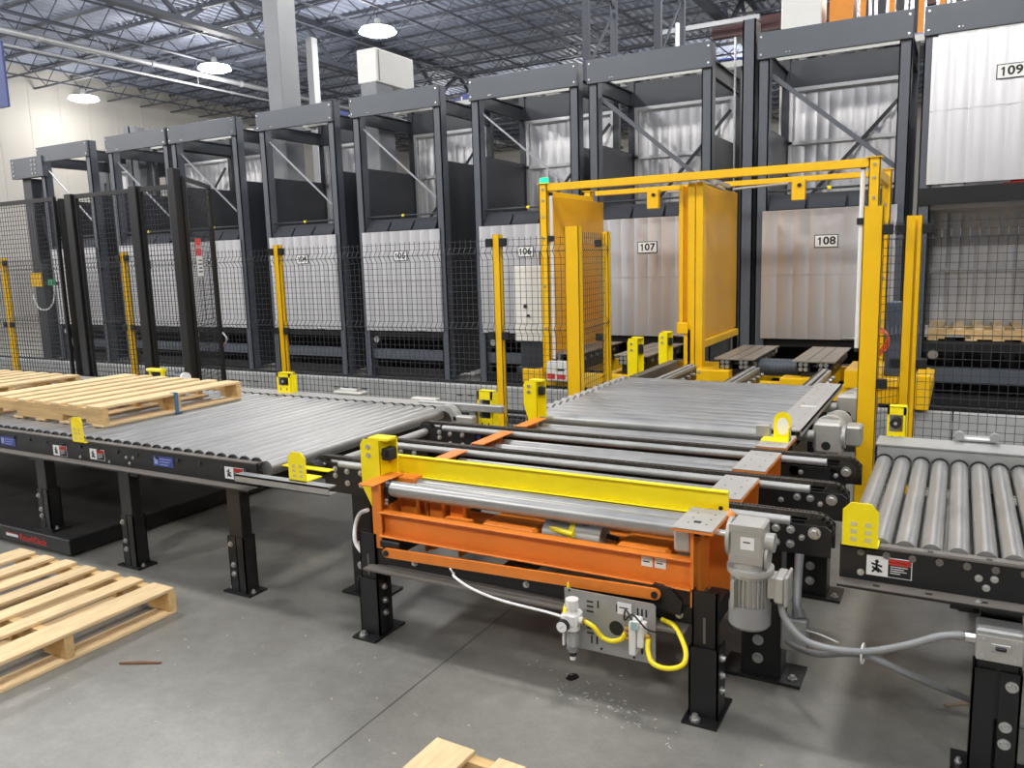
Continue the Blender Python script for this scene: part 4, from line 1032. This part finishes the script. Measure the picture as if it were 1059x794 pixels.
# chain strands
NX0, NX1 = -2.58, -.378
for ys_ in (2.80, 3.21, 3.655):
    MB.DT = Matrix.Translation((-.012, 0, -.036))
    part('chain_channel', BLACK, t, lambda m: (m.box((NX0+.02, ys_-.03, .575), (NX1, ys_-.024, .665)), m.box((NX0+.02, ys_+.024, .575), (NX1, ys_+.03, .665)), m.box((NX0+.05, ys_-.03, .64), (NX1-.04, ys_+.03, .648))))
    np_ = part('nose_plate', BLACK, t, lambda m: [m.prism([(-.665, .572), (-.322, .572), (-.322, .662), (-.338, .676), (-.665, .676)] if ys_ < 3.5 or dy > 0 else [(-.665, .572), (-.44, .572), (-.44, .66), (-.665, .66)], 1, ys_+dy, ys_+dy+.008) for dy in (-.055, .047)])
    np2 = part('nose_plate', BLACK, t, lambda m: [m.prism([(-2.535, .548), (-2.24, .548), (-2.24, .688), (-2.50, .688), (-2.535, .67)], 1, ys_+dy, ys_+dy+.008) for dy in (-.055, .047)])
    yb = ys_-.055
    for x in (-.50, -.452):
        for z in ((.655, .604) if ys_ < 3 else (.65,) if ys_ < 3.5 else ()): bolt(np_, (x, yb, z), (0, -1, 0), .0145, .012)
    bolt(np_, (-.375, yb, .652), (0, -1, 0), .021, .018)
    bolt(np_, (-.415, yb, .632), (0, -1, 0), .010, .02); bolt(np_, (-.56, yb, .632), (0, -1, 0), .011, .008)
    for x in (-2.47, -2.40, -2.32): 
        for z in ((.655, .60) if x > -2.45 else (.66, .63)): bolt(np2, (x, yb, z), (0, -1, 0), .0135, .012)
    def _s(m):
        if 1:
            m.cyl((x, ys_-.012, .648), (x, ys_+.012, .648), .042, 20); m.cyl((x, ys_-.05, .648), (x, ys_+.05, .648), .016 if ys_ < 3.5 else .022, 12)
    for x in (NX0, NX1): part('sprocket', CHAINM, t, _s)
    def _ch(m):
        R = .050; zt = .648+R
        L = NX1-NX0; n = int(L/.0254)
        def link(p, a):
            Rm = Matrix.Rotation(-a, 3, 'Y')
            m.box((-.0115, -.014, -.0085), (.0115, -.010, .0085), 0, 0, Rm, p); m.box((-.0115, .010, -.0085), (.0115, .014, .0085), 0, 0, Rm, p)
            m.cyl(Vector(p)+Rm @ Vector((0, -.013, 0)), Vector(p)+Rm @ Vector((0, .013, 0)), .0085, 6)
        for k in range(n+1):
            x = NX0+L*k/n
            for s in (0, .5):
                xx = x+s*L/n
                if xx <= NX1: link((xx, ys_+(.002 if s else -.002), zt), 0)
            link((x, ys_, .648-R+.006*math.sin(k*.8)), 0)
        for k in range(1, 9):
            a = math.pi/2-math.pi*k/9; link((NX1+R*math.cos(a), ys_, .648+R*math.sin(a)), a-math.pi/2)
            a = math.pi/2+math.pi*k/9; link((NX0+R*math.cos(a), ys_, .648+R*math.sin(a)), a-math.pi/2)
    part('drive_chain', CHAINM, t, _ch)
    pcyl('guide_tube', GALV, t, (NX0+.13, ys_-.045, .682), (-.455, ys_-.045, .682), .0165, 12)
MB.DT = None
pcyl('cross_shaft', COVER, t, (NX0-.012, 2.75, .612), (NX0-.012, 3.75, .612), .022, 14)
for y in (2.70, 3.62): pcyl('shaft_collar', PITCH, t, (NX0-.012, y, .612), (NX0-.012, y+.05, .612), .045, 16)
pcyl('blue_plug', BLUE, t, (-.60, 3.60, .60), (-.60, 3.64, .60), .022)
pcyl('blue_plug', BLUE, t, (-2.25, 3.62, .62), (-2.25, 3.65, .62), .022)
# black base frame and legs
bf = part('base_frame', BLACK, t, lambda m: (m.box((-2.12, 2.50, .325), (-.66, 2.506, .385)), m.box((-2.12, 3.92, .31), (-.66, 3.98, .385)),
     m.box((-2.12, 2.5, .31), (-2.06, 3.98, .385)), m.box((-.72, 2.5, .31), (-.66, 3.98, .385)), m.box((-1.5, 2.51, .33), (-1.42, 3.95, .385))))
pbox('frame_lip', LIP, t, (-2.09, 2.436, .312), (-.74, 2.506, .320))
for x in (-1.87, -1.36, -1.16): bolt(bf, (x, 2.499, .356), (0, -1, 0), .013, .014)
bolt(bf, (-.775, 2.499, .352), (0, -1, 0), .013, .014)
def tleg(x, y, label=None, s=1):
    def _l(m):
        m.box((x-.042, y-.03, .20), (x+.042, y-.024, .45)); m.box((x-.042, y-.03, .20), (x-.036, y+.0, .45)); m.box((x+.036, y-.03, .20), (x+.042, y+.0, .45))
        m.box((x-.05, y-.04, .008), (x+.05, y-.034, .255)); m.box((x-.05, y-.04, .008), (x-.044, y+.05, .255)); m.box((x+.044, y-.04, .008), (x+.05, y+.05, .255)); m.box((x-.05, y+.01, .008), (x+.05, y+.016, .255))
    l = part('leg', BLACK, t, _l)
    pbox('foot_plate', BLACK, l, (x-.06, y-.09, 0), (x+.06, y+.12, .009))
    for z in (.10, .155, .215): bolt(l, (x+.05, y, z), (1, 0, 0), .014, .014)
    bolt(l, (x-.02, y-.065, .009), (0, 0, 1), .018, .02)
    part('slot', LIP, l, lambda m: m.box((x-.004, y-.0315, .27), (x+.004, y-.0295, .36)))
tleg(-2.105, 2.522); tleg(-.688, 2.522); tleg(-2.10, 3.94); tleg(-.69, 3.94)
def bleg(x, y, z1, w=.13):
    def _l(m): m.box((x-w/2, y-.05, .01), (x+w/2, y+.05, z1), 0, .004); m.box((x-w*.55, y-.06, .01), (x+w*.55, y+.055, .30), 0, .003)
    l = part('leg', BLACK, t, _l)
    pbox('foot_plate', BLACK, l, (x-w*1.1, y-.08, 0), (x+w*1.1, y+.08, .012))
    for z in (.08, .15, .25): bolt(l, (x-.01, y-.06, z), (0, -1, 0), .02, .012)
    bolt(l, (x+w*.85, y-.04, .012), (0, 0, 1), .016, .016)
bleg(-.575, 2.90, .575); bleg(-2.40, 2.86, .55, .11); bleg(-2.40, 3.72, .55, .11); bleg(-.52, 3.72, .575, .11)
# tall photo-eye bracket at the left corner
eye_bracket('sensor_bracket', -2.205, -2.06, 2.60, .52, .825, parent=t, label='tall tapered yellow photo-eye bracket at the end of the stop beam', depth=.07)
b = part('window_guard', LEMON, t, lambda m: (m.prism([(-.745+.0, .675), (-.665, .675)]+arc(-.705, .765, .04, 0, math.pi, 10), 1, 3.88, 3.885), m.box((-.79, 3.80, .675), (-.665, 3.885, .680)), m.box((-.669, 3.82, .675), (-.665, 3.885, .74))), 'round-topped yellow guard with an oval window on the rear cover plate')
part('oval_window', WHITE, b, lambda m: m.prism([(-.703+.028*math.cos(a*.3142), .735+.042*math.sin(a*.3142)) for a in range(20)], 1, 3.878, 3.880))
pbox('reflector_box', COVER, t, (-.83, 3.88, .676), (-.765, 3.93, .735), .004)
# gear motor
MX, MY = -.543, 2.50
g = part('gear_motor', CAST, t, lambda m: (m.box((MX-.056, MY-.055, .585), (MX+.048, MY+.055, .712), 0, .006), m.cyl((MX-.068, MY, .655), (MX-.056, MY, .655), .062, 24), m.cyl((MX+.048, MY, .65), (MX+.075, MY, .65), .03, 16), m.cyl((MX, MY, .565), (MX, MY, .59), .055, 24), m.cyl((MX+.05, MY+.0, .60), (MX+.058, MY, .60), .045, 18)))
def _e(m):
    m.box((MX-.056, MY-.058, zr-.012), (MX+.048, MY-.055, zr+.012))
for zr in (.60, .70): part('housing_rib', COVER, g, _e)
part('rating_plate', [WHITE, INK], g, lambda m: (m.box((MX-.02, MY-.0565, .635), (MX+.022, MY-.055, .675), 0), m.box((MX-.012, MY-.0572, .657), (MX+.01, MY-.0565, .661), 1)))
part('flange', CAST, g, lambda m: (m.cyl((MX, MY, .548), (MX, MY, .566), .073, 28), m.cyl((MX, MY, .535), (MX, MY, .548), .062, 28)))
def _mb(m):
    m.cyl((MX, MY, .44), (MX, MY, .54), .052, 28)
    for k in range(26):
        a = 2*math.pi*k/26; m.bar((MX+.056*math.cos(a), MY+.056*math.sin(a), .44), (MX+.056*math.cos(a), MY+.056*math.sin(a), .535), .012, .0035, 0, (-math.sin(a), math.cos(a), 0))
    m.box((MX-.045, MY-.068, .44), (MX-.035, MY-.05, .53))
part('motor_body', CAST, g, _mb)
part('fan_cover', M('fan_cover_grey', (150, 150, 148), .3, .45), g, lambda m: (m.cyl((MX, MY, .375), (MX, MY, .442), .066, 28), m.cyl((MX, MY, .365), (MX, MY, .375), .058, 28, .066)))
part('terminal_box', CAST, g, lambda m: (m.box((MX+.06, MY-.03, .478), (MX+.082, MY+.035, .545)), m.box((MX+.082, MY-.045, .468), (MX+.113, MY+.045, .556), 0, .006), m.box((MX+.113, MY-.05, .463), (MX+.123, MY+.05, .561), 0, .004)))
part('drive_shaft', ZINC, t, lambda m: (m.cyl((-.735, 2.53, .652), (MX-.06, 2.51, .655), .011, 10), m.cyl((-.728, 2.53, .652), (-.70, 2.53, .652), .022, 12)))
part('shaft_hub', INK, t, lambda m: m.cyl((-.735, 2.53, .652), (-.712, 2.53, .652), .026, 14))
# valve panel
MB.DT = Matrix.Translation((.014, -.040, .017))
PY = 2.470
def _vp(m): m.prism([(-1.185, .180), (-1.175, .172), (-.860, .172), (-.850, .182), (-.850, .378), (-.858, .386), (-1.185, .386)], 1, PY, PY+.005)
vp = part('valve_panel', GALV, t, _vp)
def _sl(m):
    for k in range(3): m.box((-1.10, PY-.001, .350-.018*k), (-1.075, PY+.001, .356-.018*k)); m.box((-1.10, PY-.001, .27-.018*k), (-1.075, PY+.001, .276-.018*k))
    for x in (-1.06, -.99, -.915, -.90, -.885): m.box((x, PY-.001, .335), (x+.006, PY+.001, .362))
    for x in (-1.085, -1.065, -.90, -.88): m.box((x, PY-.001, .20), (x+.006, PY+.001, .23))
    for x, z in ((-.935, .31), (-.94, .20), (-1.17, .376), (-1.05, .183), (-.93, .178)): m.box((x, PY-.001, z), (x+.008, PY+.001, z+.008))
    m.cyl((-.99, PY-.0012, .275), (-.99, PY, .275), .026, 22)
part('slot', INK, vp, _sl)
part('paper_label', [WHITE, INK], vp, lambda m: (m.box((-.985, PY-.002, .330), (-.935, PY-.0005, .372), 0), m.box((-.978, PY-.0028, .352), (-.945, PY-.002, .356), 1)))
rx = -1.135; ry = PY-.045
part('pressure_regulator', OFFW, vp, lambda m: (m.box((rx-.026, ry-.026, .275), (rx+.026, ry+.04, .325), 0, .008), m.cyl((rx, ry, .325), (rx, ry, .345), .016, 14), m.cyl((rx, ry, .34), (rx, ry, .372), .023, 16), m.cyl((rx, ry, .262), (rx, ry, .278), .026, 16), m.cyl((rx+.026, ry, .30), (rx+.04, ry, .30), .012, 10), m.cyl((rx-.04, ry, .30), (rx-.026, ry, .30), .012, 10)), 'white pressure regulator with gauge and clear bowl')
part('gauge', [INK, WHITE], vp, lambda m: (m.cyl((rx-.02, ry-.045, .283), (rx-.02, ry-.026, .283), .022, 18, None, 0), m.cyl((rx-.02, ry-.047, .283), (rx-.02, ry-.045, .283), .019, 18, None, 1), m.bar((rx-.026, ry-.0475, .278), (rx-.012, ry-.0475, .289), .002, .001, 0)))
part('clear_bowl', CLEAR, vp, lambda m: (m.cyl((rx, ry, .19), (rx, ry, .262), .021, 16), m.cyl((rx, ry, .175), (rx, ry, .19), .012, 12, .021)))
part('bowl_core', OFFW, vp, lambda m: (m.cyl((rx, ry, .20), (rx, ry, .25), .008, 8), m.box((rx-.034, ry-.012, .2), (rx-.027, ry+.012, .268)), m.cyl((rx, ry, .150), (rx, ry, .166), .011, 10)))
pcyl('bowl_cap', INK, vp, (rx, ry, .164), (rx, ry, .177), .013, 12)
vx = -.905
part('valve_block', OFFW, vp, lambda m: (m.box((vx-.02, PY-.055, .215), (vx+.004, PY, .335), 0, .004), m.box((vx+.006, PY-.05, .245), (vx+.028, PY, .325), 0, .004), m.box((vx-.012, PY-.06, .318), (vx+.016, PY-.01, .342), 0, .003)))
part('valve_cover', M('pale_teal_plastic', (150, 178, 178), 0, .4), vp, lambda m: m.box((vx-.008, PY-.064, .312), (vx+.012, PY-.055, .34)))
part('brass_fitting', M('brass', (190, 150, 70), .8, .35), vp, lambda m: ([m.cyl((vx-.04, PY-.03, z), (vx-.02, PY-.03, z), .008, 10) for z in (.262, .280, .297)], m.cyl((vx+.028, PY-.03, .282), (vx+.046, PY-.03, .282), .009, 10), m.cyl((rx+.04, ry, .30), (rx+.05, ry, .30), .010, 10)))
part('yellow_hose', HOSE, vp, lambda m: (m.tube([(rx+.045, ry, .30), (rx+.08, ry, .285), (rx+.105, ry+.01, .25), (rx+.14, ry+.015, .24), (rx+.175, ry+.015, .255), (vx-.04, PY-.03, .28)], .0085, 10, 0, 6),
     m.tube([(vx+.04, PY-.03, .278), (vx+.046, PY-.05, .245), (vx+.07, PY-.07, .215), (vx+.12, PY-.07, .208), (vx+.165, PY-.06, .225), (vx+.172, PY-.04, .255), (vx+.15, PY-.01, .285), (vx+.11, PY+.03, .31), (vx+.06, PY+.05, .315)], .0085, 10, 0, 6),
     m.tube([(rx-.04, ry+.02, .295), (rx-.05, ry+.05, .31), (rx-.05, PY+.03, .34), (rx-.05, PY+.04, .40)], .008, 8, 0, 4)), 'yellow air hoses')
part('black_wire', INK, vp, lambda m: m.tube([(vx+.0, PY-.06, .335), (vx-.035, PY-.03, .36), (vx-.05, PY-.01, .345), (vx-.05, PY-.01, .315), (vx-.01, PY-.04, .355), (vx+.04, PY-.05, .32), (vx+.07, PY-.03, .305)], .003, 6, 0, 5))
part('white_hose', WHITE, vp, lambda m: (m.tube([(rx-.03, ry, .298), (-1.25, 2.44, .297), (-1.42, 2.43, .31), (-1.55, 2.435, .33), (-1.64, 2.46, .35), (-1.66, 2.48, .355)], .005, 8, 0, 5), m.tube([(-1.655, 2.475, .352), (-1.665, 2.465, .38)], .003, 6)), 'thin white air hose')
MB.DT = None
part('white_loop_hose', WHITE, t, lambda m: m.tube([(-2.20, 2.62, .50), (-2.28, 2.66, .46), (-2.31, 2.66, .40), (-2.28, 2.62, .34), (-2.19, 2.58, .30)], .009, 8, 0, 5))

# conduits, boxes
t = thing('junction_box', 'grey metal junction box with rocker switch on a black conveyor leg', 'junction box', (.145, 2.53, .40))
pbox('housing', GALV, t, (.087, 2.468, .405), (.203, 2.556, .497), .006)
pbox('cover', CAST, t, (.090, 2.463, .408), (.200, 2.469, .480), .003)
pbox('switch', INK, t, (.135, 2.452, .445), (.162, 2.464, .455), .003)
part('switch_plate', COVER, t, lambda m: (m.box((.125, 2.459, .438), (.172, 2.4635, .462), 0, .002),))
part('screw', ZINC, t, lambda m: [m.cyl((x, 2.459, z), (x, 2.464, z), .004, 8) for x in (.105, .185) for z in (.42, .47)])
pcyl('cable_gland', ZINC, t, (.062, 2.50, .452), (.09, 2.50, .452), .016, 12)
m = MB(); m.tube([(.062, 2.50, .455), (.0, 2.48, .448), (-.087, 2.48, .401), (-.201, 2.48, .356), (-.313, 2.48, .345), (-.382, 2.48, .364), (-.432, 2.49, .412), (-.445, 2.50, .45), (-.445, 2.50, .47)], .0115, 10, 0, 8)
for k in range(2): m.cyl((.045-.01*k, 2.498, .452), (.055-.01*k, 2.499, .452), .0145, 10)
tag(m.build('flexible_conduit', CONDUIT), 'upper grey flexible conduit looping from the motor to the junction box', 'conduit')
m = MB(); m.tube([(-.475, 2.79, .19), (-.42, 2.72, .205), (-.34, 2.62, .25), (-.205, 2.51, .331), (-.085, 2.53, .29), (.003, 2.62, .22), (.083, 2.71, .155), (.16, 2.80, .08), (.24, 2.87, .02), (.35, 2.9, .012), (.6, 2.95, .012)], .0105, 10, 0, 8)
tag(m.build('flexible_conduit', CONDUIT), 'lower grey flexible conduit dropping to the floor behind the junction box leg', 'conduit')
m = MB(); m.tube([(-.203+.003*math.cos(a*.5236), 2.494+.024*math.cos(a*.5236), .343+.032*math.sin(a*.5236)) for a in range(12)], .003, 6, 0, 0, True)
tag(m.build('cable_tie', WHITE), 'white cable tie holding the two grey conduits together', 'cable tie')
t = thing('outlet_box', 'small galvanised outlet box on the black leg below the motor', 'outlet box', (-.47, 2.80, .15))
pbox('plate', GALV, t, (-.50, 2.80, .15), (-.41, 2.845, .27), .005)
pcyl('knockout', CAST, t, (-.445, 2.796, .235), (-.445, 2.80, .235), .02, 16); pcyl('knockout', CAST, t, (-.475, 2.79, .19), (-.475, 2.80, .19), .014, 14)
m = MB(); m.tube([(-.435, 2.82, .265), (-.455, 2.86, .29), (-.47, 2.95, .34), (-.49, 3.12, .41), (-.51, 3.4, .50)], .016, 10, 0, 4); m.cyl((-.435, 2.82, .265), (-.45, 2.85, .285), .022, 10)
tag(m.build('rigid_conduit', CONDUIT), 'straight grey conduit rising diagonally behind the vertical motor', 'conduit')
m = MB(); m.tube([(-.41, 2.78, .25), (-.36, 2.76, .252), (-.30, 2.75, .24)], .003, 6, 0, 4); tag(m.build('cable_tie', WHITE), 'loose white cable tie tail sticking out beside the motor', 'cable tie')

# galvanised channel across far left corner
t = thing('channel_arm', 'galvanised channel reaching over the far corner between the long conveyor and the chains', 'channel', (-2.66, 4.1, .60))
pbox('channel', GALV, t, (-2.97, 4.08, .648), (-2.355, 4.12, .692), .004)
pbox('post', GALV, t, (-2.60, 4.10, 0), (-2.56, 4.14, .648))
part('wheel_guard', CAST, t, lambda m: (m.prism(arc(-2.72, .60, .09, 0, math.pi, 10)+arc(-2.72, .60, .055, math.pi, 0, 10), 1, 4.0, 4.07), m.box((-2.66, 4.0, .575), (-2.52, 4.06, .63), 0, .006)))
square_bracket(t, -2.57, -2.46, 4.15, .50, .765, 'yellow photo-eye bracket with square black eye behind the galvanised channel')
pbox('bracket_arm', LEMON, t, (-2.58, 4.12, .51), (-2.48, 4.155, .53))
# ------------------------------------------------------------------ pallets
def pallet(x0, y0, z0, label, rot=0.0, seed=0, notch=True, L=1.219, Wd=1.016):
    rnd = random.Random(seed)
    t = thing('pallet', label, 'pallet', (x0+L/2, y0+Wd/2, z0), 'wooden pallets')
    def T(): return Matrix.Translation((x0+L/2, y0+Wd/2, z0)) @ Matrix.Rotation(rot, 4, 'Z')
    def pc(nm, a, b, mt, par, fn=None):
        m = MB(T() @ Matrix.Rotation(rnd.uniform(-.004, .004), 4, 'Z'))
        if fn: fn(m)
        else: m.box(a, b, 0, .0025)
        return m.build(nm, mt, par)
    h = .016
    for y in (-Wd/2, -.019, Wd/2-.038):
        def _s(m):
            if notch:
                pts = [(-L/2, h), (-L/2+.15, h), (-L/2+.16, h+.036), (-L/2+.375, h+.036), (-L/2+.385, h), (L/2-.385, h), (L/2-.375, h+.036), (L/2-.16, h+.036), (L/2-.15, h), (L/2, h), (L/2, h+.09), (-L/2, h+.09)]
                m.prism(pts, 1, y, y+.038)
            else: m.box((-L/2, y, h), (L/2, y+.038, h+.09), 0, .003)
        pc('stringer', None, None, WOODX, t, _s)
    ws = [.14, .092, .092, .092, .092, .092, .14]; gap = (L-sum(ws))/6; x = -L/2
    for w_ in ws:
        e = rnd.uniform(-.006, .006)
        pc('deck_board', (x, -Wd/2+e, h+.09), (x+w_, Wd/2+e, h+.09+h), WOOD, t); x += w_+gap
    for x in (-L/2, -.28, -.05, .19, L/2-.1):
        pc('bottom_board', (x, -Wd/2, 0), (x+.10, Wd/2, h), WOOD, t)
    return t
pallet(-4.29, 1.265, 0, 'pale new wooden pallet lying on the floor beside the conveyor legs', seed=3)
p = pallet(-5.44, 2.775, .677, 'wooden pallet on the long conveyor with a blue strap on its edge', seed=5)
part('blue_strap', M('blue_strap', (70, 110, 140), 0, .5), p, lambda m: (m.box((-4.222, 3.26, .677), (-4.216, 3.285, .802)), m.box((-4.26, 3.26, .799), (-4.216, 3.285, .802)), m.box((-4.222, 3.25, .675), (-4.20, 3.30, .68))))
pallet(-6.96, 2.62, .677, 'wooden pallet further along the conveyor, behind the strapped one', seed=9)
pallet(-1.345, .81, 0, 'pale pallet on the floor at the bottom edge, only a board corner showing', -.03, seed=11)
for k, (xx, zz) in enumerate(((-.26, .647),)):
    pallet(xx, 8.98, zz, 'wooden pallet inside the opened bay 109', seed=21+k)
# ------------------------------------------------------------------ floor scale and litter
t = thing('floor_scale', 'low black floor scale platform under the long conveyor with red lettering', 'floor scale', (-5.6, 3.5, 0))
pbox('platform', BLACK, t, (-7.4, 2.50, .012), (-4.215, 4.6, .10), .004)
pbox('deck_plate', M('dark_tread_plate', (56, 54, 51), .3, .5, .25, 3, 0, (1, 4, 1)), t, (-7.38, 2.51, .10), (-4.225, 4.59, .102))
for x in (-7.2, -4.4):
    for y in (2.7, 4.4): pcyl('foot', INK, t, (x, y, 0), (x, y, .014), .05, 12)
def _t(m):
    m.text('RoughDeck', (-4.56, 2.4985, .052), (1, 0, 0), (0, 0, 1), .040, 0, bold=.02)
part('lettering', [RED], t, _t)
part('lettering_bar', [WHITE, RED], t, lambda m: (m.box((-4.83, 2.4985, .045), (-4.71, 2.50, .060), 0), m.box((-4.83, 2.4985, .062), (-4.71, 2.50, .066), 1)))
m = MB(); m.prism([(-2.865, 1.842), (-2.80, 1.875), (-2.72, 1.917), (-2.716, 1.925), (-2.80, 1.893), (-2.868, 1.850)], 2, 0.001, .008)
tag(m.build('wood_splinter', M('brown_splinter', (120, 84, 60), 0, .7)), 'dark brown wood splinter on the floor near the pale pallet', 'splinter')
m = MB()
m.prism([(-.78+.16*0-.42+.022*math.cos(a*.393)*(1+.2*math.sin(a*2.1)), 2.545+.03*math.sin(a*.393)) for a in range(16)], 2, .0006, .0012)
s_ = m.build('oil_spot', INK); tag(s_, 'small dark oil spot on the floor under the pressure regulator', 'stain')
m = MB(); rnd = random.Random(4)
for k in range(70):
    a = rnd.gauss(-1.05, .16); b = 2.44+rnd.gauss(0, .055)-.25*(a+1.05); th = rnd.uniform(0, 3.14); l = rnd.uniform(.004, .018)
    m.bar((a, b, .001), (a+l*math.cos(th), b+l*math.sin(th), .001), .002, .0012)
tag(m.build('floor_scrapings', M('white_scrapings', (205, 204, 198), 0, .8)), 'pale scratch marks and crumbs on the floor below the valve panel', 'scrapings', None, 'stuff')
m = MB(); rnd = random.Random(8)
for k in range(60):
    a = rnd.uniform(-3.0, -.2); b = rnd.uniform(1.3, 2.4); th = rnd.uniform(0, 3.14); l = rnd.uniform(.003, .014)
    m.bar((a, b, .0012), (a+l*math.cos(th), b+l*math.sin(th), .0012), .003, .002)
tag(m.build('wood_crumbs', M('wood_crumb', (206, 190, 160), 0, .8)), 'tiny wood crumbs scattered over the open floor', 'crumbs', None, 'stuff')
m = MB(); m.prism([(.02, 2.93), (.10, 2.99), (.11, 2.975), (.03, 2.92)], 2, .001, .006); tag(m.build('wood_splinter', M('grey_splinter', (140, 122, 100), 0, .7)), 'flat pale splinter on the floor below the two grey conduits', 'splinter')
m = MB(); m.box((-12.6, 6.5, 3.77), (-11.18, 6.53, 4.6)); m.cyl((-12.4, 6.51, 4.6), (-12.4, 6.51, 8.5), .01, 6); m.cyl((-11.6, 6.51, 4.6), (-11.6, 6.51, 8.5), .01, 6)
tag(m.build('hanging_banner', NAVY), 'blue hanging sign high before the pale wall', 'sign')

# ------------------------------------------------------------------ view
SC.view_settings.view_transform = 'Standard'; SC.view_settings.look = 'None'
SC.view_settings.exposure = 0.33; SC.view_settings.gamma = 1.0; SC.view_settings.use_curve_mapping = False
SC.cycles.max_bounces = 8; SC.cycles.diffuse_bounces = 4; SC.cycles.glossy_bounces = 4; SC.cycles.sample_clamp_indirect = 6
